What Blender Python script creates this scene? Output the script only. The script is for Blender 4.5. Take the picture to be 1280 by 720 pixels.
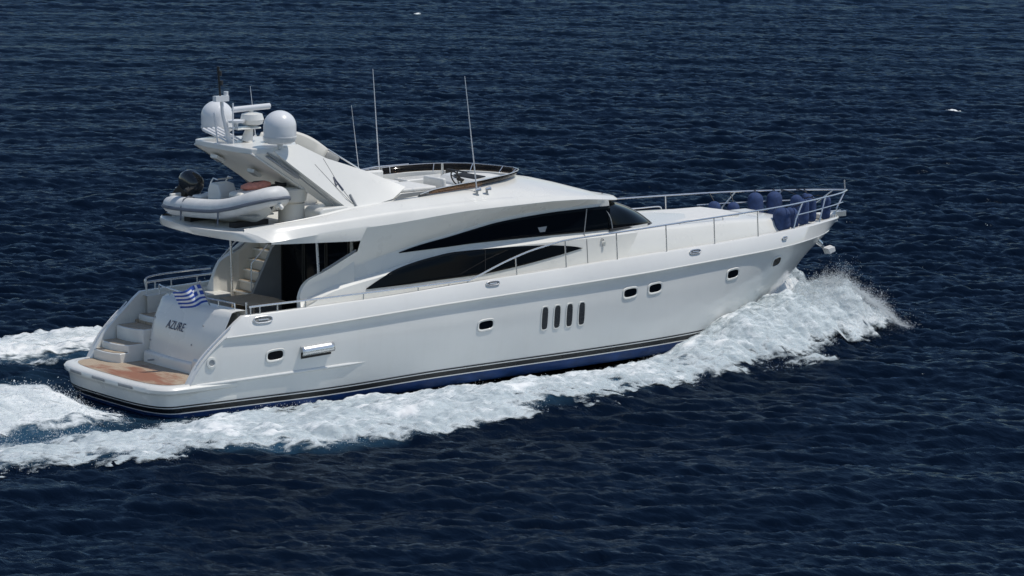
import bpy, bmesh, math, random
import numpy as np
from mathutils import Matrix, Vector

random.seed(4); np.random.seed(4)
D = bpy.data
for o in list(D.objects): D.objects.remove(o)
SC = bpy.context.scene
COL = SC.collection
R = math.radians

# ------------------------------------------------------------------ frame of the boat
# Boat axes: x forward, y to port, z up from the painted waterline.  Under way she
# runs slightly bow up; TRIM carries boat axes into the world, where the sea is z = 0.
PITCH = R(1.3)
TRIM = Matrix.Translation((0, 0, .30)) @ Matrix.Rotation(-PITCH, 4, 'Y')

# ------------------------------------------------------------------ camera
cam = D.cameras.new('camera'); camo = D.objects.new('camera', cam); COL.objects.link(camo)
cam.sensor_width = 36; cam.lens = 36 * 4506.6 / 1280
cam.clip_start = 1; cam.clip_end = 6000
fw = Vector((math.cos(R(53.098)) * math.cos(R(-9.034)), math.sin(R(53.098)) * math.cos(R(-9.034)), math.sin(R(-9.034))))
rt = fw.cross(Vector((0, 0, 1))).normalized(); up = rt.cross(fw)
CM = Matrix((rt, up, -fw)).transposed().to_4x4(); CM.translation = (-44.846, -75.95, 16.573)
camo.matrix_world = TRIM @ CM
SC.camera = camo

# ------------------------------------------------------------------ sky and sun
SUN_EL, SUN_AZ = R(66), R(-41)            # height; direction in plan measured from the bow towards port
w = D.worlds.new('World'); SC.world = w; w.use_nodes = True
nt = w.node_tree
sky = nt.nodes.new('ShaderNodeTexSky'); sky.sky_type = 'NISHITA'; sky.sun_disc = False
sky.sun_elevation = SUN_EL; sky.sun_rotation = R(90) - SUN_AZ
sky.air_density = 1.0; sky.dust_density = .25; sky.ozone_density = 1.6
bg = nt.nodes['Background']; bg.inputs['Strength'].default_value = .095
nt.links.new(sky.outputs[0], bg.inputs[0])
sl = D.lights.new('sun', 'SUN'); sl.energy = 2.75; sl.angle = R(.55); sl.color = (1, .955, .88)
so = D.objects.new('sun', sl); COL.objects.link(so)
sd = Vector((math.cos(SUN_EL) * math.cos(SUN_AZ), math.cos(SUN_EL) * math.sin(SUN_AZ), math.sin(SUN_EL)))
so.rotation_euler = sd.to_track_quat('Z', 'Y').to_euler(); so.location = (0, 0, 60)
vs = SC.view_settings
vs.view_transform = 'Standard'; vs.look = 'None'; vs.gamma = 1; vs.use_curve_mapping = False; vs.exposure = 0.0

# ------------------------------------------------------------------ materials
def mat(name, col, rough=.5, metal=0., spec=.5, coat=0., mottle=0., mscale=3., bump=0., bscale=60., rvar=0., streak=0.):
    m = D.materials.new(name); m.use_nodes = True
    t = m.node_tree; b = t.nodes['Principled BSDF']
    b.inputs['Base Color'].default_value = (*col, 1); b.inputs['Roughness'].default_value = rough
    b.inputs['Metallic'].default_value = metal; b.inputs['Specular IOR Level'].default_value = spec
    b.inputs['Coat Weight'].default_value = coat; b.inputs['Coat Roughness'].default_value = .08
    tc = t.nodes.new('ShaderNodeTexCoord')
    if mottle or rvar:
        n = t.nodes.new('ShaderNodeTexNoise'); n.inputs['Scale'].default_value = mscale; n.inputs['Detail'].default_value = 6
        t.links.new(tc.outputs['Object'], n.inputs['Vector'])
        if mottle:
            r = t.nodes.new('ShaderNodeMapRange'); r.inputs[1].default_value = .3; r.inputs[2].default_value = .7
            r.inputs[3].default_value = 1 - mottle; r.inputs[4].default_value = 1 + mottle * .3
            mx = t.nodes.new('ShaderNodeVectorMath'); mx.operation = 'SCALE'; mx.inputs[0].default_value = col
            t.links.new(n.outputs[0], r.inputs[0]); t.links.new(r.outputs[0], mx.inputs['Scale'])
            t.links.new(mx.outputs[0], b.inputs['Base Color'])
        if rvar:
            r = t.nodes.new('ShaderNodeMapRange'); r.inputs[1].default_value = .3; r.inputs[2].default_value = .7
            r.inputs[3].default_value = rough - rvar; r.inputs[4].default_value = rough + rvar
            t.links.new(n.outputs[0], r.inputs[0]); t.links.new(r.outputs[0], b.inputs['Roughness'])
    if streak:
        mp = t.nodes.new('ShaderNodeMapping'); mp.inputs['Scale'].default_value = (5, 5, .35); n3 = t.nodes.new('ShaderNodeTexNoise'); n3.inputs['Scale'].default_value = 1; n3.inputs['Detail'].default_value = 6; n3.inputs['Roughness'].default_value = .65
        t.links.new(tc.outputs['Object'], mp.inputs[0]); t.links.new(mp.outputs[0], n3.inputs['Vector'])
        r3 = t.nodes.new('ShaderNodeMapRange'); r3.inputs[1].default_value = .52; r3.inputs[2].default_value = .85; r3.inputs[4].default_value = streak; t.links.new(n3.outputs[0], r3.inputs[0])
        m3 = t.nodes.new('ShaderNodeMix'); m3.data_type = 'RGBA'; m3.inputs['B'].default_value = (.50, .47, .40, 1)
        src = b.inputs['Base Color'].links[0].from_socket; t.links.new(src, m3.inputs['A']); t.links.new(r3.outputs[0], m3.inputs['Factor']); t.links.new(m3.outputs['Result'], b.inputs['Base Color'])
    if bump:
        n2 = t.nodes.new('ShaderNodeTexNoise'); n2.inputs['Scale'].default_value = bscale; n2.inputs['Detail'].default_value = 4
        t.links.new(tc.outputs['Object'], n2.inputs['Vector'])
        bp = t.nodes.new('ShaderNodeBump'); bp.inputs['Strength'].default_value = bump; bp.inputs['Distance'].default_value = .01
        t.links.new(n2.outputs[0], bp.inputs['Height']); t.links.new(bp.outputs[0], b.inputs['Normal'])
    return m

M = {}
M['gel'] = mat('white_gelcoat', (.80, .79, .745), .3, coat=.25, mottle=.045, mscale=.9, rvar=.06, streak=.06)
M['hullgel'] = mat('hull_gelcoat', (.79, .785, .755), .2, coat=.4, mottle=.05, mscale=.6, rvar=.06, streak=.10)
M['cream'] = mat('cream_gelcoat', (.74, .71, .64), .4, mottle=.06, mscale=1.4)
M['nonskid'] = mat('nonskid_deck', (.70, .69, .64), .75, mottle=.1, mscale=2, bump=.4, bscale=120)
M['black'] = mat('black_paint', (.012, .014, .018), .3, rvar=.05)
M['blue'] = mat('blue_antifouling', (.010, .055, .20), .55, mottle=.4, mscale=2.5)
M['glass'] = mat('dark_glass', (.003, .005, .008), .06, spec=.07, rvar=.015)
M['glassrim'] = mat('dark_rubber', (.02, .02, .022), .6, mottle=.2)
M['chrome'] = mat('stainless_steel', (.80, .80, .79), .27, metal=.8, rvar=.02, mscale=3)
M['grey'] = mat('grey_paint_and_shade', (.33, .34, .35), .45, mottle=.1)
M['vent'] = mat('vent_mesh', (.05, .052, .055), .5, mottle=.2)
M['seam'] = mat('seam_grey', (.30, .30, .29), .6, mottle=.1)
M['navy'] = mat('navy_fender_cloth', (.030, .062, .17), .85, mottle=.35, mscale=9, bump=.6, bscale=45)
M['hyp'] = mat('pale_rubber', (.72, .72, .71), .5, mottle=.12, mscale=5)
M['hypmid'] = mat('worn_grey_film', (.36, .36, .35), .4, mottle=.2)
M['hypgrey'] = mat('grey_rubber', (.13, .15, .19), .55, mottle=.15)
M['dome'] = mat('dome_white', (.78, .79, .80), .28, coat=.2, mottle=.04)
M['pink'] = mat('faded_orange_cloth', (.72, .28, .20), .8, mottle=.25, mscale=12)
M['letter'] = mat('lettering', (.085, .10, .155), .5, mottle=.1)
M['flagblue'] = mat('flag_blue', (.03, .085, .40), .8, mottle=.15, mscale=20)
M['flagwhite'] = mat('flag_white', (.78, .78, .80), .8, mottle=.08, mscale=20)
M['cushion'] = mat('white_vinyl', (.80, .79, .75), .55, mottle=.08, mscale=6)
M['dark'] = mat('dark_interior', (.018, .017, .016), .6, mottle=.4)
M['cowl'] = mat('silver_black_cowl', (.022, .024, .028), .16, coat=.5, mottle=.2)
M['smoke'] = None
def smoke():
    m = D.materials.new('smoked_plexiglass'); m.use_nodes = True; t = m.node_tree; t.nodes.clear()
    o = t.nodes.new('ShaderNodeOutputMaterial'); mx = t.nodes.new('ShaderNodeMixShader'); mx2 = t.nodes.new('ShaderNodeMixShader')
    tr = t.nodes.new('ShaderNodeBsdfTransparent'); tr.inputs[0].default_value = (.60, .46, .35, 1)
    df = t.nodes.new('ShaderNodeBsdfDiffuse'); df.inputs[0].default_value = (.03, .024, .018, 1)
    gl = t.nodes.new('ShaderNodeBsdfGlossy'); gl.inputs['Roughness'].default_value = .08
    fr = t.nodes.new('ShaderNodeFresnel'); fr.inputs[0].default_value = 1.3
    mx.inputs[0].default_value = .16
    t.links.new(tr.outputs[0], mx.inputs[1]); t.links.new(df.outputs[0], mx.inputs[2])
    t.links.new(fr.outputs[0], mx2.inputs[0]); t.links.new(mx.outputs[0], mx2.inputs[1]); t.links.new(gl.outputs[0], mx2.inputs[2])
    t.links.new(mx2.outputs[0], o.inputs[0]); return m
M['smoke'] = smoke()
def teak(name, stain):
    m = D.materials.new(name); m.use_nodes = True; t = m.node_tree; b = t.nodes['Principled BSDF']
    b.inputs['Roughness'].default_value = .7
    tc = t.nodes.new('ShaderNodeTexCoord')
    mp = t.nodes.new('ShaderNodeMapping'); mp.inputs['Scale'].default_value = (6, 45, 6)
    n = t.nodes.new('ShaderNodeTexNoise'); n.inputs['Scale'].default_value = 1.; n.inputs['Detail'].default_value = 5
    t.links.new(tc.outputs['Object'], mp.inputs[0]); t.links.new(mp.outputs[0], n.inputs['Vector'])
    cr = t.nodes.new('ShaderNodeValToRGB')
    cr.color_ramp.elements[0].position = .3; cr.color_ramp.elements[0].color = (.36, .26, .17, 1)
    cr.color_ramp.elements[1].position = .75; cr.color_ramp.elements[1].color = (.58, .49, .38, 1)
    t.links.new(n.outputs[0], cr.inputs[0])
    sx = t.nodes.new('ShaderNodeSeparateXYZ'); t.links.new(tc.outputs['Object'], sx.inputs[0])
    # plank caulking: thin dark lines every 6 cm across the beam
    ma = t.nodes.new('ShaderNodeMath'); ma.operation = 'PINGPONG'; ma.inputs[1].default_value = .06
    t.links.new(sx.outputs['Y'], ma.inputs[0])
    lt = t.nodes.new('ShaderNodeMath'); lt.operation = 'LESS_THAN'; lt.inputs[1].default_value = .004
    t.links.new(ma.outputs[0], lt.inputs[0])
    mix = t.nodes.new('ShaderNodeMix'); mix.data_type = 'RGBA'; mix.inputs['B'].default_value = (.10, .08, .06, 1)
    t.links.new(lt.outputs[0], mix.inputs['Factor']); t.links.new(cr.outputs[0], mix.inputs['A'])
    last = mix.outputs['Result']
    if stain:
        n2 = t.nodes.new('ShaderNodeTexNoise'); n2.inputs['Scale'].default_value = 1.7; n2.inputs['Detail'].default_value = 7; n2.inputs['Roughness'].default_value = .65
        mp2 = t.nodes.new('ShaderNodeMapping'); mp2.inputs['Scale'].default_value = (1.9, .75, 1)
        t.links.new(tc.outputs['Object'], mp2.inputs[0]); t.links.new(mp2.outputs[0], n2.inputs['Vector'])
        # worn, rust-brown patch around one place on the platform
        ds = t.nodes.new('ShaderNodeVectorMath'); ds.operation = 'MULTIPLY_ADD'
        ds.inputs[1].default_value = (1.15, .55, 0); ds.inputs[2].default_value = (-.22 * 1.15, .55 * .55, 0)
        t.links.new(tc.outputs['Object'], ds.inputs[0])
        ln = t.nodes.new('ShaderNodeVectorMath'); ln.operation = 'LENGTH'; t.links.new(ds.outputs[0], ln.inputs[0])
        sb = t.nodes.new('ShaderNodeMath'); sb.operation = 'MULTIPLY_ADD'; sb.inputs[1].default_value = -.34; sb.inputs[2].default_value = .25
        t.links.new(ln.outputs['Value'], sb.inputs[0])
        ad = t.nodes.new('ShaderNodeMath'); ad.operation = 'ADD'
        t.links.new(sb.outputs[0], ad.inputs[0]); t.links.new(n2.outputs[0], ad.inputs[1])
        mr = t.nodes.new('ShaderNodeMapRange'); mr.inputs[1].default_value = .42; mr.inputs[2].default_value = .62; mr.inputs[4].default_value = .85
        t.links.new(ad.outputs[0], mr.inputs[0])
        m2 = t.nodes.new('ShaderNodeMix'); m2.data_type = 'RGBA'; m2.inputs['B'].default_value = (.27, .095, .05, 1)
        t.links.new(mr.outputs[0], m2.inputs['Factor']); t.links.new(last, m2.inputs['A']); last = m2.outputs['Result']
    t.links.new(last, b.inputs['Base Color']); return m
M['teak'] = teak('teak_planking', False); M['teakworn'] = teak('worn_teak_planking', True)

# ------------------------------------------------------------------ builders
LOCS = {}
def thing(name, label, cat, loc=(0, 0, 0), group=None):
    o = D.objects.new(name, None); COL.objects.link(o); o.empty_display_size = .3
    o.matrix_world = TRIM @ Matrix.Translation(loc)
    o['label'] = label; o['category'] = cat
    if group: o['group'] = group
    LOCS[o.name] = Vector(loc); return o
class Ref:  # origin, in boat axes, of any object already placed
    @staticmethod
    def of(o):
        while o.parent: o = o.parent
        return LOCS.get(o.name, Vector((0, 0, 0)))
def mesh(name, V, F, m, parent, angle=32, bevel=0., solid=0., label=None, weld=1e-4, subd=0, mats=None, mi=None):
    """One mesh object; vertices come in boat axes."""
    me = D.meshes.new(name); off = Ref.of(parent) if parent else Vector((0, 0, 0))
    me.from_pydata([tuple(Vector(v) - off) for v in V], [], [tuple(f) for f in F])
    for mm in (mats or [m]): me.materials.append(mm)
    if mi is not None: me.polygons.foreach_set('material_index', mi)
    bm = bmesh.new(); bm.from_mesh(me)
    if weld: bmesh.ops.remove_doubles(bm, verts=bm.verts, dist=weld)
    bmesh.ops.dissolve_degenerate(bm, edges=bm.edges, dist=1e-5)
    bmesh.ops.recalc_face_normals(bm, faces=bm.faces)
    bm.to_mesh(me); bm.free()
    me.polygons.foreach_set('use_smooth', [True] * len(me.polygons))
    me.set_sharp_from_angle(angle=R(angle))
    o = D.objects.new(name, me); COL.objects.link(o)
    if parent: o.parent = parent
    if solid:
        s = o.modifiers.new('thickness', 'SOLIDIFY'); s.thickness = solid; s.offset = 0
    if bevel:
        b = o.modifiers.new('bevel', 'BEVEL'); b.width = bevel; b.segments = 3; b.limit_method = 'ANGLE'; b.angle_limit = R(30); b.harden_normals = False
    if subd:
        s = o.modifiers.new('subd', 'SUBSURF'); s.levels = subd; s.render_levels = subd
    if label: o['label'] = label
    return o
def grid(rows, closed=False):
    n = len(rows[0]); V = [tuple(p) for r in rows for p in r]; F = []
    for i in range(len(rows) - 1):
        for j in range(n if closed else n - 1):
            k = (j + 1) % n
            F.append((i * n + j, i * n + k, (i + 1) * n + k, (i + 1) * n + j))
    return V, F
def join(*parts):
    V, F = [], []
    for v, f in parts:
        b = len(V); V += list(v); F += [tuple(i + b for i in q) for q in f]
    return V, F
def mirror(p): return [(a, -b, c) for a, b, c in p[0]], [tuple(reversed(f)) for f in p[1]]
def both(p): return join(p, mirror(p))
def tube(pts, r, seg=8, cap=True):
    P = [Vector([float(c) for c in p]) for p in pts]; rs = [float(q) for q in r] if hasattr(r, '__len__') else [float(r)] * len(P)
    V, F = [], []; prev = None
    for i, p in enumerate(P):
        t = (P[min(i + 1, len(P) - 1)] - P[max(i - 1, 0)]).normalized()
        if prev is None:
            a = Vector((0, 0, 1)) if abs(t.z) < .9 else Vector((1, 0, 0)); n = t.cross(a).normalized()
        else:
            n = (prev - t * prev.dot(t)).normalized()
        prev = n; b = t.cross(n)
        for k in range(seg):
            q = 2 * math.pi * k / seg; V.append(tuple(p + rs[i] * (math.cos(q) * n + math.sin(q) * b)))
    for i in range(len(P) - 1):
        for k in range(seg):
            l = (k + 1) % seg; F.append((i * seg + k, i * seg + l, (i + 1) * seg + l, (i + 1) * seg + k))
    if cap:
        F.append(tuple(range(seg))[::-1]); F.append(tuple((len(P) - 1) * seg + k for k in range(seg)))
    return V, F
def spline(pts, n):
    """Catmull-Rom through pts, n samples."""
    P = np.array(pts, float); Q = np.vstack([2 * P[0] - P[1], P, 2 * P[-1] - P[-2]])
    d = np.r_[0, np.cumsum(np.linalg.norm(np.diff(P, axis=0), axis=1) ** .5 + 1e-9)]
    out = []
    for s in np.linspace(0, d[-1], n):
        i = min(np.searchsorted(d, s, 'right') - 1, len(P) - 2); u = (s - d[i]) / (d[i + 1] - d[i])
        a, b, c, e = Q[i], Q[i + 1], Q[i + 2], Q[i + 3]
        out.append(tuple(.5 * (2 * b + (c - a) * u + (2 * a - 5 * b + 4 * c - e) * u * u + (3 * b - a - 3 * c + e) * u ** 3)))
    return out
def box(x0, x1, y0, y1, z0, z1):
    V = [(x, y, z) for x in (x0, x1) for y in (y0, y1) for z in (z0, z1)]
    return V, [(0, 1, 3, 2), (4, 6, 7, 5), (0, 4, 5, 1), (2, 3, 7, 6), (0, 2, 6, 4), (1, 5, 7, 3)]
def prism(poly, axis, a, b):
    """Polygon in the two other axes, extruded along axis from a to b."""
    n = len(poly)
    def mk(p, t): return {'x': (t, p[0], p[1]), 'y': (p[0], t, p[1]), 'z': (p[0], p[1], t)}[axis]
    V = [mk(p, a) for p in poly] + [mk(p, b) for p in poly]
    F = [tuple(range(n)), tuple(range(2 * n - 1, n - 1, -1))] + [(i, (i + 1) % n, n + (i + 1) % n, n + i) for i in range(n)]
    return V, F
def lathe(prof, c, seg=28):
    V, F = [], []
    for r, z in prof:
        for k in range(seg):
            q = 2 * math.pi * k / seg; V.append((c[0] + r * math.cos(q), c[1] + r * math.sin(q), c[2] + z))
    for i in range(len(prof) - 1):
        for k in range(seg):
            l = (k + 1) % seg; F.append((i * seg + k, i * seg + l, (i + 1) * seg + l, (i + 1) * seg + k))
    F.append(tuple(range(seg))[::-1]); F.append(tuple((len(prof) - 1) * seg + k for k in range(seg)))
    return V, F
def I(x, xs, ys): return float(np.interp(x, xs, ys))
def smooth_curve(xs, ys):
    """Monotone-ish smooth interpolation (cubic Hermite with averaged slopes)."""
    xs = np.array(xs, float); ys = np.array(ys, float); d = np.diff(ys) / np.diff(xs)
    m = np.r_[d[0], [0 if a * b <= 0 else 2 * a * b / (a + b) for a, b in zip(d[:-1], d[1:])], d[-1]]
    def f(x):
        x = min(max(x, xs[0]), xs[-1]); i = min(int(np.searchsorted(xs, x, 'right')) - 1, len(xs) - 2)
        h = xs[i + 1] - xs[i]; t = (x - xs[i]) / h
        return float((2*t**3-3*t*t+1)*ys[i] + (t**3-2*t*t+t)*h*m[i] + (-2*t**3+3*t*t)*ys[i+1] + (t**3-t*t)*h*m[i+1])
    return f

# ================================================================== THE YACHT
yacht = thing('motor_yacht', 'large white flybridge motor yacht with swept dark windows running at speed through the open sea', 'motor yacht', (0, 0, 0))
W = smooth_curve([0, 2, 5, 8, 11, 14.2, 15.7, 17.2, 18.7, 20.2, 21.5, 22.7, 23.4, 23.7, 23.86], [2.40, 2.55, 2.68, 2.75, 2.78, 2.72, 2.60, 2.42, 2.17, 1.85, 1.45, .93, .50, .24, .0])
ZS = smooth_curve([2.1, 3.76, 6.1, 8.5, 11.9, 15.4, 19, 22.3, 23.8], [2.05, 2.09, 2.15, 2.26, 2.37, 2.46, 2.49, 2.53, 2.50])   # gunwale height
WING = smooth_curve([.56, .72, .95, 1.2, 1.66, 2.0, 2.2], [.50, .78, 1.08, 1.32, 1.70, 1.97, 2.06])                          # sloping end of the quarter
RAMP = lambda x: .42 * min(max((x - 17.5) / 5.9, 0), 1) ** 1.6
def ztop(x): return WING(x) if x < 2.1 else ZS(x)
ZK = smooth_curve([1.4, 3.76, 8.1, 13.3, 17.4, 20.1, 22.15, 23.3], [1.57, 1.63, 1.81, 1.96, 2.06, 2.09, 2.14, 2.17])

# ---- hull topsides: rows from gunwale to painted waterline
STEM = [(23.84, 2.50), (23.68, 2.32), (23.42, 2.10), (23.22, 1.94), (22.67, 1.55), (22.1, .98), (21.6, .55), (21.2, .25), (20.7, .05)]
stem_x = smooth_curve([z for x, z in STEM[::-1]], [x for x, z in STEM[::-1]])
WB = smooth_curve([.3, 2, 4, 8, 12, 14.5, 16.5, 18, 19.2, 20.2, 21.0], [2.36, 2.44, 2.50, 2.60, 2.61, 2.52, 2.30, 1.85, 1.30, .72, .12])      # waterline half breadth
ZB = smooth_curve([0, 4, 8, 12, 16.5, 19, 21.2], [0, 0, .10, .13, .15, .18, .25])
NX = 120
def hull_point(s, v):
    """s 0..1 stern to stem; v 0 = knuckle .. 1 = painted waterline."""
    zend = 2.12 * (1 - v) + .22 * v
    x1 = stem_x(zend); x = .56 + (x1 - .56) * s
    zk = ZK(max(x, 1.4)) - .03; zb = ZB(x)
    z = zk * (1 - v) + zb * v
    xk = .56 + (23.45 - .56) * s; xb = .56 + (21.1 - .56) * s
    wk = W(xk + RAMP(xk)) + .02 * (s < .97); wb = WB(xb)
    flare = 1.0 + .85 * I(x, [11, 19], [0, 1])
    u = 1 - (1 - v) ** (1 / 1.0) if x < 11 else v
    bulge = .05 * math.sin(math.pi * v) * I(x, [0, 14, 18], [1, .6, 0])
    y = wk + (wb - wk) * (v ** (1 / flare) if x >= 11 else v) + bulge - .045 * math.exp(-((v - .10) / .07) ** 2) * (s < .97) * min(1, (x - .56) / 2)
    if s > .985: y *= (1 - s) / .015
    zt = ztop(x)
    if x < 2.1: z = min(z, zt - .01)
    return (x, -y, z)
ss = [(i / NX) for i in range(NX + 1)]
vv = [0, .06, .14, .25, .38, .52, .66, .8, .9, 1]
side_rows = [[hull_point(s, v) for s in ss] for v in vv]
def up_row(dy, dz, kind):
    out = []
    for s in ss:
        x1 = 23.45 if kind == 'k' else 23.84; x = .56 + (x1 - .56) * s
        if kind == 'k':
            z = ZK(max(x, 1.4)) + dz; y = W(x + RAMP(x)) + dy * (1 if x < 22.5 else max(0, (23.45 - x) / .95))
        else:
            z = ztop(x) + dz; y = W(min(x, 23.84)) + (dy - .05) * (1 if x < 22.5 else max(0, (23.84 - x) / 1.34))
        if x < 2.1: z = min(z, ztop(x) + (dz if kind == 's' else -.004))
        y = max(y, 0)
        if s > .985: y *= (1 - s) / .015
        out.append((x, -y, z))
    return out
band = [up_row(-.05, -.0, 's'), up_row(-.012, -.035, 's'), up_row(.045, .03, 'k'), up_row(.05, -.005, 'k'), up_row(.02, -.03, 'k')]
hull = mesh('hull', *both(join(grid(band), grid(side_rows))), M['hullgel'], yacht, angle=40)
# inner faces of the quarters and the capping
cap_in = [up_row(-.05, 0, 's'), up_row(-.10, .006, 's'), up_row(-.17, 0, 's')]
low = [(x, y, (.46 if x < 2.1 else (1.35 if x < 5.6 else z - .14))) for x, y, z in cap_in[-1]]
bulwark = mesh('bulwark', *both(grid(cap_in + [low])), M['gel'], yacht, angle=40)
# rubbing strake with a steel insert
rub = []
rbx = lambda i: 1.55 + (23.40 - 1.55) * i / 90
for sgn in (1, -1):
    rub.append(tube([(1.55 + (23.36 - 1.55) * i / 90, sgn * -(W(rbx(i) + RAMP(rbx(i))) + .05 * min(1, (23.5 - rbx(i)) / .6)), ZK(1.55 + (23.36 - 1.55) * i / 90) + .004) for i in range(91)], .022, 8))
mesh('rubbing_strake', *join(*rub), M['gel'], yacht)

# ---- lower stern body, painted bands and bottom: rows run from the middle of the stern round the corner and forward
def stern_row(hw, xa, z, ex, zf=None, stern_only=False, xe=None):
    """half breadth function hw(x), aft end xa, height z (or function), corner roundness ex."""
    pts = []
    for i in range(15):
        q = math.pi / 2 * i / 14
        cx = xa + ex; hy = hw(cx)
        c, s_ = math.cos(q), math.sin(q)
        pts.append((cx - ex * (c ** .55), -hy * (s_ ** .62), z if not callable(z) else z(cx)))
    xs = np.linspace(xa + ex, xe, 60)[1:]
    for x in xs:
        pts.append((x, -hw(x), z if not callable(z) else z(x)))
    return pts
zb = lambda x: ZB(max(x, 0))
wl = lambda k: (lambda x: max(WB(min(max(x, .3), 21.0)) * k, 0))
P_TOP = .50
plat_rows = [stern_row(lambda x: 2.30, -.25, P_TOP, .80, xe=1.9),
             stern_row(lambda x: 2.40, -.36, P_TOP + .012, .9, xe=1.9),
             stern_row(lambda x: 2.49, -.46, P_TOP - .02, .95, xe=1.9),
             stern_row(lambda x: 2.53, -.50, P_TOP - .08, .97, xe=1.9),
             stern_row(lambda x: 2.51, -.49, P_TOP - .16, .97, xe=1.9),
             stern_row(lambda x: 2.44, -.44, P_TOP - .20, .95, xe=1.9),
             stern_row(lambda x: 2.42, -.42, P_TOP - .24, .95, xe=1.9),
             stern_row(wl(1.01), -.39, .16, .9, xe=1.9), stern_row(wl(1.004), -.36, .005, .85, xe=1.9)]
platform = mesh('swim_platform', *both(grid(plat_rows)), M['gel'], yacht, angle=45)
def sheet(name, row, z, m, parent, solid=0):
    """flat deck bounded by a starboard row mirrored to port"""
    V, F = [], []; n = len(row)
    for x, y, _ in row: V += [(x, y, z), (x, y * .33, z), (x, -y * .33, z), (x, -y, z)]
    for i in range(n - 1):
        for k in range(3): F.append((4*i+k, 4*i+k+1, 4*i+4+k+1, 4*i+4+k))
    return mesh(name, V, F, m, parent)
inner = stern_row(lambda x: 2.22, -.20, P_TOP, .78, xe=2.0)
sheet('teak_deck', inner, P_TOP + .005, M['teakworn'], platform)
base = stern_row(lambda x: 2.31, -.26, P_TOP, .86, xe=2.0); sheet('platform_deck', base, P_TOP - .003, M['gel'], platform)
fp = []
for ya in (1.25, .1, -1.15):   # grey rubber pads let into the rim of the platform
    pts = [(-.968 + .0 * abs(ya) + (.14 * (abs(ya) / 2) ** 2), ya - .3, P_TOP - .09), (-.968 + (.14 * (abs(ya + .6) / 2) ** 2), ya + .3, P_TOP - .09)]
    xx = lambda y: -.50 + .97 - .97 * (max(0, 1 - (abs(y) / 2.53) ** (1 / .62) ) if False else math.cos(math.asin(min(1, (abs(y) / 2.53)) ** (1 / .62))) ** .55) - .006
    a = [(xx(ya - .3 + .6 * i / 8), ya - .3 + .6 * i / 8) for i in range(9)]
    fp.append(grid([[(x, y, P_TOP - .055) for x, y in a], [(x, y, P_TOP - .125) for x, y in a]]))
for f_ in fp: mesh('rubber_pad', *f_, M['grey'], platform, solid=.012)

def band_rows(levels, name, m, k0=1.0):
    rows = []
    for dz, k in levels:
        xe = 21.0
        rows.append(stern_row(wl(k), -.36 + (1 - k) * 2 + max(0, -dz) * .5, (lambda d: (lambda x: zb(x) + d))(dz), .85, xe=xe))
    return mesh(name, *both(grid(rows)), m, yacht, angle=40)
band_rows([(.006, 1.006), (-.028, 1.006)], 'boot_stripe', M['black'])
band_rows([(-.028, 1.005), (-.055, 1.004)], 'boot_stripe', M['hullgel'])
band_rows([(-.055, 1.005), (-.175, .998)], 'boot_stripe', M['black'])
band_rows([(-.175, .998), (-.20, .997)], 'boot_stripe', M['hullgel'])
band_rows([(-.20, .996), (-.30, .985), (-.42, .955), (-.50, .90), (-.62, .7), (-.85, .35), (-1.05, .0)], 'hull_bottom', M['blue'])

# ---- decks
rows = []
for i in range(70):
    x = 5.6 + (23.6 - 5.6) * i / 69; y = max(W(x) - .2, .02); z = ZS(x) - .13
    rows.append([(x, -y, z), (x, -y * .5, z + .02), (x, 0, z + .03), (x, y * .5, z + .02), (x, y, z)])
mesh('deck', *grid(rows), M['nonskid'], yacht)
sd_ = []
for i in range(12):
    x = 2.15 + (5.6 - 2.15) * i / 11; y = W(x) - .2; sd_.append([(x, -y, ZS(x) - .10), (x, -y + .25, ZS(x) - .10), (x, -y + .25, 1.35)])
for g_ in (grid(sd_), mirror(grid(sd_))): mesh('side_deck', *g_, M['gel'], yacht)
mesh('cockpit_sole', *prism([(1.9, -2.3), (5.7, -2.3), (5.7, 2.3), (1.9, 2.3)], 'z', 1.30, 1.36), M['teak'], yacht)

# ---- transom between the quarters, and the port steps
TR = smooth_curve([.40, .90, 1.5, 1.9, 2.12], [1.50, 1.54, 1.66, 1.84, 1.95])
trows = []
for j in range(14):
    z = .48 + (2.10 - .48) * j / 13
    r = []
    for i in range(25):
        y = -2.22 + (1.17 + 2.22) * i / 24
        bow = -.10 * (1 - ((y + .5) / 1.72) ** 2)
        edge = .22 * max(0, (y - .95) / .27) ** 2
        r.append((TR(z) + bow + edge, y, z))
    trows.append(r)
trows.append([(x + .10, y, z + .035) for x, y, z in trows[-1]]); trows.append([(x + .32, y, z) for x, y, z in trows[-1]])
trows.append([(x, y, 1.3) for x, y, z in trows[-1]])
transom = mesh('transom', *grid(trows), M['gel'], yacht, angle=45)
mesh('transom_return', *prism([(TR(.5) + .17, .48), (2.35, .48), (2.35, 2.1), (2.12, 2.10), (TR(1.5) + .17, 1.5)], 'y', 1.12, 1.165), M['gel'], transom)
def tr_pt(y, z, off=-.006): return (TR(z) - .10 * (1 - ((y + .5) / 1.72) ** 2) + off, y, z)
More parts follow.
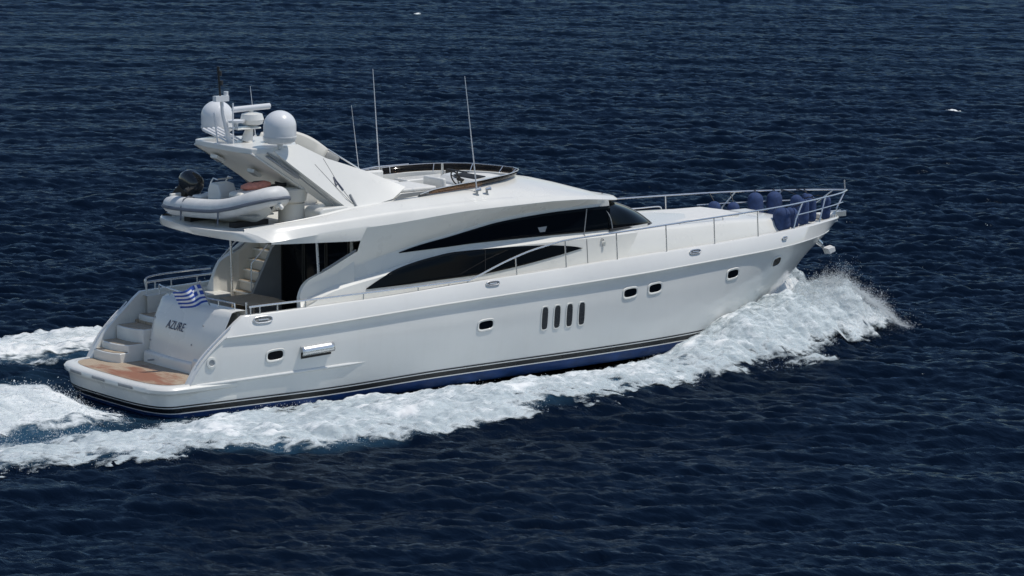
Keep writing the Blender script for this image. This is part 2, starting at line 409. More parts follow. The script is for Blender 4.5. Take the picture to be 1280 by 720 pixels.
# low moulding on the starboard foot of the transom
mesh('locker_moulding', *prism([(1.38, .48), (1.62, .48), (1.75, .92), (1.48, .90), (1.40, .84)], 'y', -2.2, -1.2), M['gel'], transom, bevel=.03)
mesh('locker_moulding', *prism([(1.36, .48), (1.60, .48), (1.60, .80), (1.42, .79), (1.38, .74)], 'y', -1.2, 1.05), M['gel'], transom, bevel=.03)
for y, z in ((.95, 1.62), (-1.35, 1.70), (.95, 1.05), (-1.05, 1.2), (.55, .62), (-1.6, .62)):
    p = tr_pt(y, z, -.0); mesh('transom_light', *tube([p, (p[0] - .02 if z > .9 else p[0] - .26, p[1], p[2])], .022, 10), M['grey'], transom)
steps = []
for x0, z1 in ((.62, .74), (.86, .93), (1.30, 1.28), (1.95, 1.5)):
    e_ = .006 * x0
    poly = [(x0 + .16, 1.17 + e_), (2.4 + e_, 1.17 + e_), (2.4 + e_, 2.24 - e_), (x0, 2.24 - e_), (x0 - .02, 1.75), (x0 + .03, 1.42)]
    s = mesh('stern_step', *prism(poly, 'z', .47, z1), M['gel'], yacht, bevel=.025)
    mesh('teak_tread', *prism([(a + .045 if a < 2 else a, b + (.03 if b < 1.3 else -.03)) for a, b in poly], 'z', z1 + .003, z1 + .014), M['teak'], s)

# lettering on the transom
def text_mesh(s, size, shear, name, m, parent, place, label=None, off=1):
    cu = D.curves.new(name, 'FONT'); cu.body = s; cu.size = size; cu.shear = shear; cu.align_x = 'CENTER'; cu.extrude = 0; cu.resolution_u = 3
    to = D.objects.new(name, cu); COL.objects.link(to); bpy.context.view_layer.update()
    me = D.meshes.new_from_object(to.evaluated_get(bpy.context.evaluated_depsgraph_get()))
    V = [place(v.co.x, v.co.y) for v in me.vertices]; F = [tuple(p.vertices) for p in me.polygons]
    D.objects.remove(to); D.meshes.remove(me)
    return mesh(name, V, F, m, parent, solid=.006, label=label)
text_mesh('AZURE', .31, .28, 'lettering', M['letter'], transom, lambda a, b: tr_pt(-.16 - a * .88, 1.46 + b * .95, -.014), label='dark letters AZURE')

# ---- deckhouse side: lower bulge with a crease, upright window band, flare out to the flybridge brow
HT = smooth_curve([4, 12, 13.8, 15.0, 15.6], [1, 1, .955, .85, .78])
ZC = smooth_curve([4.0, 4.36, 5.03, 6.57, 7.43, 8.56, 9.58, 10.61, 13.78, 15.6], [2.12, 2.25, 2.46, 2.71, 2.86, 3.0, 3.09, 3.10, 3.07, 3.03])
ZW = smooth_curve([4, 5.6, 7.05, 7.85, 8.6, 10.13, 11.16, 12.2, 13.7, 15.6], [2.5, 2.9, 3.2, 3.36, 3.47, 3.72, 3.80, 3.84, 3.84, 3.80])
XB = [2.95, 3.3, 5.33, 6.3, 9.29, 11.34, 12.66, 13.6, 14.4, 15.0, 15.2, 15.3]
ZBR = smooth_curve(XB, [3.79, 3.82, 3.93, 3.95, 4.10, 4.11, 4.06, 3.96, 3.85, 3.76, 3.73, 3.72])
YBR = smooth_curve(XB, [2.49, 2.53, 2.55, 2.54, 2.50, 2.44, 2.30, 2.05, 1.62, .95, .55, .02])
AFT = smooth_curve([3.98, 4.02, 4.10, 4.26, 4.45, 4.71, 5.68, 5.9], [1.95, 2.22, 2.45, 2.66, 2.76, 2.85, 3.32, 3.42])
def yh(x, z):
    t = HT(x); zc, zw = ZC(x), ZW(x)
    if z <= zc - .10: return t * I(z, [2.0, zc - .10], [2.27, 2.19])
    if z <= zc: return t * I(z, [zc - .10, zc], [2.19, 2.06])
    if z <= zw: return t * 2.06
    zb_ = ZBR(x) - .008; return t * 2.06 + (max(YBR(x) - .004, t * 2.06) - t * 2.06) * min(1, (z - zw) / max(zb_ - zw, .05))
def house_rows(cols, wing):
  hrows = []
  for j in range(24):
    r = []
    for x in cols:
        zc, zw = ZC(x), max(ZW(x), ZC(x) + .05); zt = ZBR(x) - .008
        lv = [ZS(x) - .16, ZS(x) + .1] + [I(k, [0, 4], [ZS(x) + .1, zc - .10]) for k in range(1, 5)] + [zc - .06, zc - .02, zc] + \
             [I(k, [0, 6], [zc, zw]) for k in range(1, 7)] + [I(k, [0, 9], [zw, zt]) for k in range(1, 10)]
        z = lv[j]
        if wing: z = min(z, AFT(x))
        if x > 13.93: z = min(z, 3.115)
        r.append((x, -yh(x, z), z))
    hrows.append(r)
  return hrows
house = mesh('deckhouse', *both(join(grid(house_rows(np.linspace(3.99, 5.66, 34), True)), grid(house_rows(np.linspace(5.66, 15.5, 100), False)))), M['gel'], yacht, angle=28)
# return edge of the wing behind the saloon (gives the side its thickness) and inner skin
ret = []
for x in np.linspace(3.99, 5.64, 40):
    z = AFT(x); y = yh(x, z); ret.append([(x, -y, z), (x, -y + .12, z), (x, -y + .12, 1.36)])
ret.insert(0, [(3.99, -yh(3.99, 1.95), 1.9), (3.99, -yh(3.99, 1.95) + .12, 1.9), (3.99, -yh(3.99, 1.95) + .12, 1.36)])
for g_ in (grid(ret), mirror(grid(ret))): mesh('side_wing', *g_, M['gel'], house, angle=40)
wr_ = (tube([(x, -yh(x, AFT(x)) + .06, AFT(x) + .03) for x in np.linspace(4.72, 5.66, 12)], .022))
for g_ in (wr_, mirror(wr_)): mesh('wing_rail', *g_, M['grey'], house)

def side_glass(name, top, bot, off=.012, sgn=-1, nx=70, nz=8, m=None, par=None, solid=.014):
    xs = np.linspace(max(top[0][0], bot[0][0]), min(top[-1][0], bot[-1][0]), nx)
    ft = smooth_curve(*zip(*top)); fb = smooth_curve(*zip(*bot)); rows = []
    for k in range(nz + 1):
        r = []
        for x in xs:
            z = ft(x) + (fb(x) - ft(x)) * k / nz; r.append((x, sgn * (yh(x, z) + off), z))
        rows.append(r)
    return mesh(name, *grid(rows), m or M['glass'], par or house, solid=solid, weld=1e-4)
UT = [(7.05, 3.135), (7.4, 3.215), (7.85, 3.295), (8.6, 3.40), (9.4, 3.53), (10.13, 3.64), (11.16, 3.72), (12.2, 3.765), (13.2, 3.77), (13.95, 3.76)]
UB = [(7.05, 3.12), (8.3, 3.14), (9.62, 3.165), (11, 3.16), (12.21, 3.15), (13.2, 3.13), (13.95, 3.12)]
LT = [(5.93, 2.34), (6.3, 2.51), (6.74, 2.68), (7.4, 2.83), (7.99, 2.92), (8.8, 3.0), (9.5, 3.01), (10.6, 2.99), (11.57, 2.94), (12.3, 2.86), (12.7, 2.79), (12.84, 2.75)]
LB = [(5.93, 2.32), (7.0, 2.325), (7.98, 2.345), (9.5, 2.37), (10.3, 2.43), (11.05, 2.51), (12.2, 2.66), (12.7, 2.73), (12.84, 2.745)]
for sgn in (-1, 1):
    side_glass('side_window', UT, UB, sgn=sgn); g = side_glass('side_window', LT, LB, sgn=sgn, off=.02)
    for xa, xb, za, zb_, rr in ((13.02, 13.10, 3.13, 3.75, .014),):
        mesh('mullion', *tube([(xa + (xb - xa) * k / 8, sgn * (yh(xa, za + (zb_ - za) * k / 8) + .024), za + (zb_ - za) * k / 8) for k in range(9)][::1], rr, 6), M['grey'], house)
mesh('window_divider', *tube([(9.62, -yh(9.62, 2.42) - .03, 2.40), (9.65, -yh(9.65, 2.98) - .03, 2.98)], .012, 6), M['glassrim'], house)
mesh('door_seam', *tube([(13.02, -yh(13.02, z) - .006, z) for z in np.linspace(2.30, 3.1, 12)], .009, 6), M['seam'], house)
mesh('sticker', *grid([[(11.45, -yh(11.45, 3.36) - .034, 3.40), (11.75, -yh(11.7, 3.36) - .034, 3.41)], [(11.52, -yh(11.45, 3.3) - .034, 3.27), (11.69, -yh(11.7, 3.3) - .034, 3.27)]]), M['grey'], house)
mesh('wall_lamp', *join(tube([(13.55, -yh(13.55, 2.9) + .0, 2.92), (13.55, -yh(13.55, 2.9) - .07, 2.90)], .032, 10), tube([(13.60, -yh(13.6, 2.9) - .05, 2.84), (13.60, -yh(13.6, 2.8) - .05, 2.74)], .035, 8)), M['chrome'], house)

# ---- windscreen wrapping round the front, and its mullions
def wcurve(p, n): return spline(p, n)
wb_ = [(13.90, -(yh(13.9, 3.13) + .015), 3.125), (14.6, -1.80, 3.11), (15.35, -1.56, 3.07), (16.0, -1.14, 3.01), (16.42, -.62, 2.96), (16.55, 0, 2.95)]
wt_ = [(13.55, -(yh(13.6, 3.78) + .015), 3.775), (13.95, -1.70, 3.76), (14.4, -1.40, 3.73), (14.75, -.95, 3.70), (14.95, -.45, 3.68), (15.0, 0, 3.675)]
wb_ += [(x, -y, z) for x, y, z in wb_[-2::-1]]; wt_ += [(x, -y, z) for x, y, z in wt_[-2::-1]]
B_, T_ = wcurve(wb_, 61), wcurve(wt_, 61)
wr = [[tuple(np.array(b) * (1 - v) + np.array(t) * v + np.array([.09 * math.sin(math.pi * v), 0, .05 * math.sin(math.pi * v)])) for b, t in zip(B_, T_)] for v in np.linspace(0, 1, 9)]
ws = mesh('windscreen', *grid(wr), M['glass'], house, solid=.016)
for k in (1, 20, 40, 59):
    mesh('mullion', *tube([(wr[j][k][0] + .012, wr[j][k][1] * 1.012, wr[j][k][2] + .006) for j in range(9)], .016, 6), M['grey'], house)
mesh('windscreen_seal', *tube([(x + .02, y * 1.01, z - .012) for x, y, z in B_], .03, 8), M['glassrim'], ws)
for y0 in (-.95, .55):
    mesh('wiper', *tube([(16.3 - abs(y0) * .25, y0, 3.06), (15.9 - abs(y0) * .3, y0 + .25, 3.30), (15.55 - abs(y0) * .3, y0 + .32, 3.50)], .014, 6), M['grey'], ws)

# ---- foredeck coachroof, running from below the windscreen to the bow well
crow = []
cxs = np.r_[np.linspace(13.0, 16.6, 16), np.linspace(16.9, 21.35, 22), [21.5, 21.58]]
for x in cxs:
    hw = smooth_curve([13, 15.4, 16.6, 18.5, 20, 21, 21.4, 21.58], [1.96, 1.80, 1.70, 1.50, 1.25, 1.0, .82, .70])(x)
    zt = smooth_curve([13, 15.0, 16.6, 18.5, 20, 21, 21.4, 21.58], [3.10, 3.06, 2.97, 2.93, 2.83, 2.72, 2.62, 2.38])(x)
    zd = ZS(min(x, 23)) - .14
    crow.append([(x, -(hw + .16), zd), (x, -(hw + .15), zd + .10), (x, -(hw + .10), zd + (zt - zd) * .45), (x, -(hw + .085), zd + (zt - zd) * .5), (x, -(hw + .03), zt - .09), (x, -(hw - .05), zt - .025), (x, -(hw - .2), zt), (x, -hw * .45, zt + .035), (x, 0, zt + .045)])
crow.append([(21.6, y * .97, ZS(21.6) - .14) for x, y, z in crow[-1]])
coach = mesh('coachroof', *both(grid(crow)), M['gel'], yacht, angle=40)
for sgn in (-1, 1):
    mesh('grab_rail', *tube(spline([(16.75, sgn * 1.47, 2.96), (16.85, sgn * 1.47, 3.03), (17.6, sgn * 1.40, 3.02), (18.3, sgn * 1.34, 3.02), (18.4, sgn * 1.33, 2.94)], 24), .017), M['chrome'], coach)
mesh('sunpad', *prism([(16.95, -1.05), (19.4, -.85), (19.55, 0), (19.4, .85), (16.95, 1.05)], 'z', 2.90, 2.985), M['cushion'], coach, bevel=.05)
mesh('deck_hatch', *prism([(20.0, -.3), (20.6, -.3), (20.6, .3), (20.0, .3)], 'z', 2.80, 2.90), M['gel'], coach, bevel=.04)

# ---- flybridge moulding: brow, bright ledge, coaming and nose
XT = [2.5, 3.30, 4.37, 5.33, 7.42, 9.43, 11.76, 13.08, 13.9, 14.6, 15.0, 15.22]
ZT = smooth_curve(XT, [4.02, 4.12, 4.16, 4.20, 4.28, 4.31, 4.22, 4.10, 4.0, 3.87, 3.79, 3.75])
YT = smooth_curve(XT, [1.93, 2.26, 2.36, 2.38, 2.34, 2.28, 2.20, 2.02, 1.66, 1.10, .58, .02])
XU = [2.65, 4.5, 5.7, 7.7, 9.5, 10.6, 11.4, 11.9, 12.1]
ZU = smooth_curve(XU, [4.04, 4.22, 4.36, 4.48, 4.54, 4.57, 4.57, 4.55, 4.54])
YU = smooth_curve(XU, [1.78, 2.02, 2.0, 1.93, 1.83, 1.52, 1.05, .50, .02])
NS = 110
def frow(fy, fz, x0, x1, blend=None):
    return [(x0 + (x1 - x0) * math.sin(math.pi / 2 * (i / NS)) ** 1.0, -fy(x0 + (x1 - x0) * math.sin(math.pi / 2 * i / NS)), fz(x0 + (x1 - x0) * math.sin(math.pi / 2 * i / NS))) for i in range(NS + 1)]
rowB = frow(YBR, ZBR, 2.95, 15.3); rowT = frow(YT, ZT, 2.5, 15.22); rowU = frow(YU, ZU, 2.65, 12.1)
def lerp(a, b, t, up=0.): return [tuple(np.array(p) * (1 - t) + np.array(q) * t + np.array([0, 0, up])) for p, q in zip(a, b)]
def soffit(x): return min(I(x, [2.0, 3.0, 4.37, 5.37, 7, 9], [3.78, 3.74, 3.67, 3.62, 3.6, 3.6]), ZBR(x) - .03)
rowD = [(x, y * (.985 if x < 5.7 else .998), max(soffit(x), 0) if x < 5.7 else z - .012) for x, y, z in rowB]
rowDi = [(x, y * .92, max(soffit(x), 3.2) - .005 if x < 5.7 else z - .05) for x, y, z in rowB]
rowDh = [(x, y * .36, max(soffit(x), 3.2) - .008 if x < 5.7 else z - .055) for x, y, z in rowB]
rowDc = [(x, 0, soffit(x) - .01 if x < 5.7 else z - .06) for x, y, z in rowB]
ledge = [lerp(rowB, rowT, t, u) for t, u in ((0, 0), (.12, .012), (.5, .045), (.85, .03), (1, 0))]
upper = [lerp(rowT, rowU, t, u) for t, u in ((.08, .006), (.3, .03), (.55, .05), (.8, .045), (1, 0))]
def well(vf):
    """leave out the faces over the port stair"""
    V, F = vf; keep = []
    for f in F:
        c = np.mean([V[i] for i in f], 0)
        if not (4.0 < c[0] < 6.0 and 1.0 < c[1] < 2.4 and c[2] < 4.02): keep.append(f)
    return V, keep
fly = mesh('flybridge', *well(both(grid([rowDc, rowDh, rowDi, rowD] + ledge + upper))), M['gel'], yacht, angle=38)
# aft edge closing the overhang: gently rounded in plan, cut back at the corners
eb = [(2.26, 0), (2.29, .5), (2.32, .94), (2.43, 1.70), (2.64, 2.22), (2.95, 2.49)]
et = [(2.14, 0), (2.16, .45), (2.19, .85), (2.26, 1.40), (2.36, 1.72), (2.50, 1.93)]
def fullc(c, z0, z1): 
    h = spline([(x, y, z0 + (z1 - z0) * i / 5) for i, (x, y) in enumerate(c)], 25); return [(x, -y, z) for x, y, z in h[::-1]] + h[1:]
e0, e2 = fullc(eb, 3.775, 3.79), fullc(et, 3.975, 4.02)
tap = [(1 - abs(i - 24) / 24) ** .5 for i in range(49)]
er = [[tuple(np.array(p) * (1 - t_) + np.array(q) * t_ + np.array([-.07 * math.sin(math.pi * t_) * k_, 0, u_])) for p, q, k_ in zip(e0, e2, tap)] for t_, u_ in ((0, 0), (.12, .012), (.5, .045), (.85, .03), (1, 0))]
mesh('overhang_edge', *grid([[(x + .9, y, 3.73) for x, y, z in e0]] + er + [[(3.1, y * .97, 4.0) for x, y, z in e2]]), M['gel'], fly, angle=45)
# coaming: cap, inside wall, floor
cin = [(x * 1 - (.10 if x > 11.5 else 0), min(y + .10, 0), z + .02) for x, y, z in rowU]
cfl = [(x, y, 4.0) for x, y, z in cin]
mesh('coaming', *both(grid([rowU, [(x - .03, min(y + .04, 0), z + .03) for x, y, z in rowU], cin, cfl])), M['gel'], fly, angle=40)
mesh('flybridge_floor', *well(both(grid([[(x, y * k_, 4.0) for x, y, z in rowU] for k_ in (1, .98, .44, 0)]))), M['nonskid'], fly)
# smoked windscreen round the front of the flybridge, steel rim on top
kk = [i for i in range(NS + 1) if rowU[i][0] > 7.75]
wsb = [(x, y + .02, z + .015) for x, y, z in (rowU[i] for i in kk)]
hgt = smooth_curve([7.7, 8.3, 9.5, 11, 12.1], [.05, .14, .18, .19, .16])
wst = [(x + .12 * I(x, [9, 12], [0, 1]), y - .10 * I(x, [8, 11, 12.1], [1, .8, 0]), z + hgt(x)) for x, y, z in wsb]
wsh = mesh('flybridge_windscreen', *both(grid([wsb, lerp(wsb, wst, .5), wst])), M['smoke'], fly, solid=.012)
mesh('rim', *tube(wst + [(x, -y, z) for x, y, z in wst[-2::-1]], .011, 6), M['chrome'], wsh)
for i in range(3, len(wsb) - 1, 14):
    for sg in (1, -1):
        a, b = wsb[i], wst[i]; mesh('strut', *tube([(a[0] - .05, sg * (a[1] + .05), a[2]), (b[0], sg * (b[1] + .012), b[2])], .012, 6), M['chrome'], wsh)
# seats, helm and sunpad
def seat(name, b, zz, back=None):
    s = mesh(name, *box(*b), M['gel'], fly, bevel=.03)
    mesh('cushion', *box(b[0] + .02, b[1] - .02, b[2] + .02, b[3] - .02, b[5], b[5] + .10), M['cushion'], s, bevel=.045)
    if back: mesh('backrest', *box(*back), M['cushion'], s, bevel=.05)
    return s
seat('sofa', (7.5, 9.1, .75, 1.70, 4.0, 4.42), 0, (7.5, 9.1, 1.52, 1.72, 4.42, 4.72))
seat('sofa', (7.45, 8.9, -1.2, .1, 4.0, 4.50), 0, (7.45, 7.65, -1.2, .1, 4.5, 4.72))
seat('helm_seat', (9.1, 9.6, -1.25, -.35, 4.0, 4.45), 0, (9.02, 9.14, -1.25, -.35, 4.45, 4.78))
helm = mesh('helm_console', *prism([(9.95, 4.0), (11.0, 4.0), (11.0, 4.55), (10.55, 4.70), (10.15, 4.66), (9.95, 4.5)], 'y', -1.35, .35), M['gel'], fly, bevel=.05)
mesh('instrument_panel', *prism([(10.17, 4.672), (10.20, 4.69), (10.50, 4.722), (10.50, 4.705)], 'y', -1.1, -.1), M['dark'], helm)
ring = [(9.86 + .19 * math.sin(q) * -.45, -.68 + .20 * math.cos(q), 4.66 + .19 * math.sin(q)) for q in np.linspace(0, 2 * math.pi, 29)]
sw = mesh('steering_wheel', *tube(ring, .020, 8), M['dark'], helm)
mesh('spoke', *join(*[tube([(9.90, -.68, 4.66), ring[k]], .014, 6) for k in (2, 12, 21)], tube([(9.90, -.68, 4.66), (10.12, -.68, 4.58)], .045, 8)), M['dark'], sw)
mesh('throttle', *join(tube([(10.2, -.30, 4.66), (10.16, -.30, 4.80)], .018, 6), box(10.12, 10.28, -.36, -.24, 4.66, 4.70)), M['dark'], helm)
mesh('forward_sunpad', *prism([(11.0, -.95), (11.45, -.75), (11.72, -.35), (11.72, .35), (11.45, .75), (11.0, .95)], 'z', 4.40, 4.56), M['cushion'], fly, bevel=.05)
mesh('forward_backrest', *prism([(10.95, 4.0), (11.05, 4.0), (10.98, 4.66), (10.86, 4.66)], 'y', .35, 1.2), M['dark'], fly, bevel=.02)
mesh('drinks_holder', *tube([(10.35, .62, 4.40), (10.35, .62, 4.90)], [.05, .03], 8), M['chrome'], fly)
mesh('wet_bar', *box(9.3, 10.9, .75, 1.35, 4.0, 4.52), M['gel'], fly, bevel=.04)
# horns and lamps on the coaming beside the starboard aerial
for x0 in (9.46, 9.78):
    mesh('horn', *join(tube([(x0, -2.12, 4.40), (x0, -2.12, 4.50)], .035, 10), tube([(x0 - .05, -2.12, 4.54), (x0 + .10, -2.14, 4.56)], [.03, .06], 10)), M['chrome'], fly)
mesh('port_guard_rail', *join(tube([(8.3, 1.80, 4.72), (9.0, 1.76, 4.79), (10.0, 1.66, 4.80)], .018), tube([(8.3, 1.80, 4.5), (8.3, 1.80, 4.72)], .016), tube([(9.2, 1.76, 4.5), (9.2, 1.76, 4.79)], .016)), M['chrome'], fly)
# lockers and davit on the flybridge aft deck
lk = mesh('deck_locker', *prism([(4.75, 3.98), (5.75, 3.98), (5.75, 4.36), (5.55, 4.44), (4.85, 4.42), (4.75, 4.34)], 'y', -1.95, -1.2), M['gel'], fly, bevel=.05)
mesh('lid_seam', *tube([(4.74, -1.97, 4.26), (5.76, -1.97, 4.26)], .008, 6), M['seam'], lk)
dv = mesh('davit', *lathe([(.36, 0), (.36, .02), (.34, .06), (.33, .50), (.35, .52)], (4.55, -.95, 3.98), 30), M['cream'], fly)
mesh('davit_head', *lathe([(.35, 0), (.40, .04), (.43, .22), (.44, .34), (.40, .37)], (4.52, -.95, 4.51), 30), M['cream'], dv)
mesh('davit_boom', *prism([(4.85, 4.60), (4.9, 4.80), (4.6, 4.90), (3.3, 4.93), (2.85, 4.88), (2.82, 4.74), (3.2, 4.68)], 'y', -1.22, -.70), M['cream'], dv, bevel=.06)
mesh('boom_gear', *join(tube([(3.75, -1.0, 4.95), (4.35, -1.0, 4.97)], .05), tube([(4.0, -1.15, 4.95), (4.15, -.85, 5.02), (4.35, -.95, 4.96)], .03)), M['glassrim'], dv)
mesh('davit_hook', *tube([(2.95, -.95, 4.74), (2.95, -.95, 4.55)], .02), M['chrome'], dv)

# ---- radar arch: two swept legs with a ridge, and the wing that ties them
def leg(s):
    P = {'at': (3.17, 1.31, 5.85), 'ot': (3.66, 1.54, 5.90), 'ut': (4.59, 1.18, 5.99), 'u1': (5.45, 1.19, 5.57), 'u2': (6.67, 1.22, 5.15), 'u3': (7.50, 1.74, 4.74),
         'rb': (4.78, 1.31, 4.78), 'rf': (5.70, 1.66, 4.05), 'of': (5.70, 1.95, 4.28), 'of2': (6.95, 1.96, 4.50),
         'it': (4.2, .80, 5.90), 'i1': (5.50, 1.17, 5.25), 'i2': (6.5, 1.15, 4.80), 'i3': (7.3, 1.6, 4.45), 'ib': (5.1, 1.27, 4.74), 'if': (5.85, 1.45, 4.0), 'if2': (6.9, 1.5, 4.0)}
    K = list(P); ix = {k: i for i, k in enumerate(K)}; V = [(x, s * y, z) for x, y, z in P.values()]
    F = [('at', 'rb', 'ot'), ('ot', 'rb', 'of'), ('rb', 'rf', 'of'), ('ot', 'of', 'u1', 'ut'), ('u1', 'of', 'of2', 'u2'), ('u2', 'of2', 'u3'),
         ('ut', 'u1', 'i1', 'it'), ('u1', 'u2', 'i2', 'i1'), ('u2', 'u3', 'i3', 'i2'), ('it', 'i1', 'ib'), ('i1', 'i2', 'if', 'ib'), ('i2', 'i3', 'if2', 'if'), ('ib', 'if', 'rf', 'rb'), ('u3', 'of2', 'i3')]
    return V, [tuple(ix[k] for k in f) for f in F]
arch = mesh('radar_arch', *join(leg(-1), leg(1), ([(3.17, -1.31, 5.85), (3.17, 1.31, 5.85), (4.78, 1.31, 4.78), (4.78, -1.31, 4.78)], [(0, 1, 2, 3)])), M['gel'], yacht, angle=16)
mesh('arch_wing', *prism([(3.14, -1.30), (3.08, -.7), (3.08, .7), (3.14, 1.30), (3.66, 1.53), (4.58, 1.17), (4.95, .5), (4.95, -.5), (4.58, -1.17), (3.66, -1.53)], 'z', 5.83, 5.985), M['gel'], arch, bevel=.03)
mesh('aft_panel', *prism([(3.09, 5.85), (3.18, 5.81), (4.80, 4.73), (4.76, 4.84)], 'y', -1.29, 1.29), M['cream'], arch)
def pan(u, v, s=-1, off=.012):
    """point on the bright outer face of a leg: u along it from the top, v from the lower edge to the upper"""
    lo = [np.array(p) for p in ((3.66, 1.54, 5.90), (5.70, 1.95, 4.28), (6.95, 1.96, 4.50))]; hi = [np.array(p) for p in ((4.59, 1.18, 5.99), (5.45, 1.19, 5.57), (6.67, 1.22, 5.15))]
    L = lambda q: q[0] * (1 - u) + q[1] * u if u <= 1 else q[1] * (2 - u) + q[2] * (u - 1)
    p = L(lo) * (1 - v) + L(hi) * v + np.array([.2, .75, .6]) * off; return (p[0], s * p[1], p[2])
for s in (-1, 1):
    mesh('ridge_moulding', *tube([(3.14, s * 1.315, 5.86), (3.97, s * 1.322, 5.325), (4.80, s * 1.32, 4.78)], .030, 8), M['gel'], arch)
    mesh('groove', *tube([(3.50, s * 1.475, 5.87), (4.15, s * 1.59, 5.38), (4.9, s * 1.72, 4.78), (5.5, s * 1.82, 4.28)], .022, 6), M['seam'], arch)
    mesh('air_grille', *join(*[tube([(3.50 + k * .03, s * (1.42 + .03 * k), 5.78 - k * .02), (4.30 + k * .03, s * (1.53 + .03 * k), 5.22 - k * .015)], [.02, .035], 6) for k in range(3)]), M['grey'], arch)
    mesh('panel_seam', *tube([pan(.86, .95, s, .004), pan(1.0, .5, s, .004), pan(1.12, .12, s, .004)], .007, 6), M['seam'], arch)
    mesh('panel_seam', *tube([pan(.55, .62, s, .004), pan(.85, .4, s, .004), pan(1.10, .12, s, .004)], .007, 6), M['seam'], arch)
    mesh('arch_stay', *tube([pan(1.14, .05, s, .02), pan(1.13, .3, s, .02)], .03, 8), M['grey'], arch)
for y, t_ in ((.75, .22), (-.25, .50)):
    c = np.array([3.17 + 1.61 * t_, y, 5.85 - 1.07 * t_]) + np.array([-.055, 0, -.085]); d1 = np.array([1.73, 0, -1.12]) / 2.06; nn_ = np.array([-.544, 0, -.839])
    q4 = lambda w_, h_, o_: [tuple(c + d1 * a_ * h_ + np.array([0, b_ * w_, 0]) + nn_ * o_) for a_, b_ in ((-1, -1), (-1, 1), (1, 1), (1, -1))]
    V = q4(.17, .15, -.02) + q4(.15, .13, .06); sp = mesh('deck_lamp', V, [(0, 1, 5, 4), (1, 2, 6, 5), (2, 3, 7, 6), (3, 0, 4, 7), (4, 5, 6, 7)], M['gel'], arch, bevel=.012)
    mesh('lens', q4(.11, .09, .064), [(0, 1, 2, 3)], M['seam'], sp)
mesh('name_plate', *grid([[pan(1.30, .30), pan(1.42, .30)], [pan(1.30, .36), pan(1.42, .36)]]), M['seam'], arch)
mesh('vent_slot', *prism([(6.95, 4.47), (8.05, 4.55), (8.05, 4.62), (7.2, 4.61)], 'y', -1.99, -1.96), M['seam'], arch)
em = [tube([pan(.905, .40), pan(.93, .60)], [.022, .012], 6), tube([pan(.93, .60), pan(1.03, .40)], [.014, .024], 6), tube([pan(.89, .44), pan(.955, .47)], .009, 6), tube([pan(1.01, .40), pan(1.05, .41)], .010, 6)]
mesh('emblem', *join(*em), M['letter'], arch, label='thin dark letter A emblem')
cn = [[(x - .30, y - .05, z - .42), (x - .22, y - .10, z - .22), (x - .06, y - .06, z - .04), (x, y, z), (x + .02, y + .07, z - .05), (x - .2, y + .10, z - .32)] for x, y, z in spline([(4.9, .95, 6.06), (5.5, 1.0, 6.08), (6.1, 1.05, 5.97), (6.6, 1.08, 5.76), (7.05, 1.1, 5.46)], 18)]
mesh('port_leg_fairing', *grid(cn), M['cream'], arch, solid=.02)  # beige strip standing for the inboard face of the port arch leg
cp = [[(x - .24, y - .06, z - .32), (x - .05, y - .03, z - .06), (x, y, z)] for x, y, z in spline([(7.05, 1.1, 5.45), (7.25, 1.12, 5.34), (7.45, 1.15, 5.22)], 6)]
mesh('clear_panel', *grid(cp), M['hypmid'], arch, solid=.01)
mesh('fairing_pole', *tube([(7.05, 1.1, 5.46), (7.45, 1.15, 5.23), (8.2, 1.35, 4.84), (8.35, 1.7, 4.66)], .02), M['chrome'], arch)
# satellite domes
def dome(y, x=3.90):
    pr = [(.06, -.12), (.07, 0), (.30, .02), (.37, .08), (.40, .16), (.41, .30), (.41, .45)] + [(.41 * math.cos(q), .45 + .39 * math.sin(q)) for q in np.linspace(.12, math.pi / 2 - .03, 10)]
    d = mesh('satellite_dome', *lathe(pr, (x, y, 6.06), 40), M['dome'], arch, angle=50)
    mesh('base_ring', *lathe([(.375, .07), (.405, .14), (.418, .18), (.418, .20)], (x, y, 6.06), 40), M['hyp'], d)
dome(-1.45); dome(1.45)
# radar scanner on its pedestal
rp = mesh('radar_pedestal', *join(tube([(3.85, 0, 5.98), (3.95, 0, 6.34)], [.16, .09], 12), box(3.45, 4.15, -.22, .22, 6.32, 6.36)), M['gel'], arch, bevel=.015)
rg = mesh('radar_scanner', *lathe([(.12, 0), (.26, .05), (.30, .16), (.26, .30), (.12, .34)], (4.02, 0, 6.38), 24), M['gel'], arch)
a0 = Vector((4.0, 0, 6.83)); dr = Vector((.80, -.28, .06)).normalized()
prf = []
for t, hw, hh in ((-.50, .05, .04), (-.48, .075, .075), (.48, .075, .075), (.50, .05, .04)):
    c = a0 + dr * t; sd2 = dr.cross(Vector((0, 0, 1))).normalized()
    prf.append([tuple(c + sd2 * (hw * math.cos(q)) + Vector((0, 0, hh * math.sin(q)))) for q in np.linspace(0, 2 * math.pi, 13)[:-1]])
V, F = grid(prf, True); F += [tuple(range(12)), tuple(36 + k for k in range(12))]
mesh('scanner_bar', V, F, M['dome'], rg, angle=40)
mesh('scanner_spindle', *tube([(4.0, 0, 6.70), (4.0, 0, 6.79)], .06, 10), M['gel'], rg)
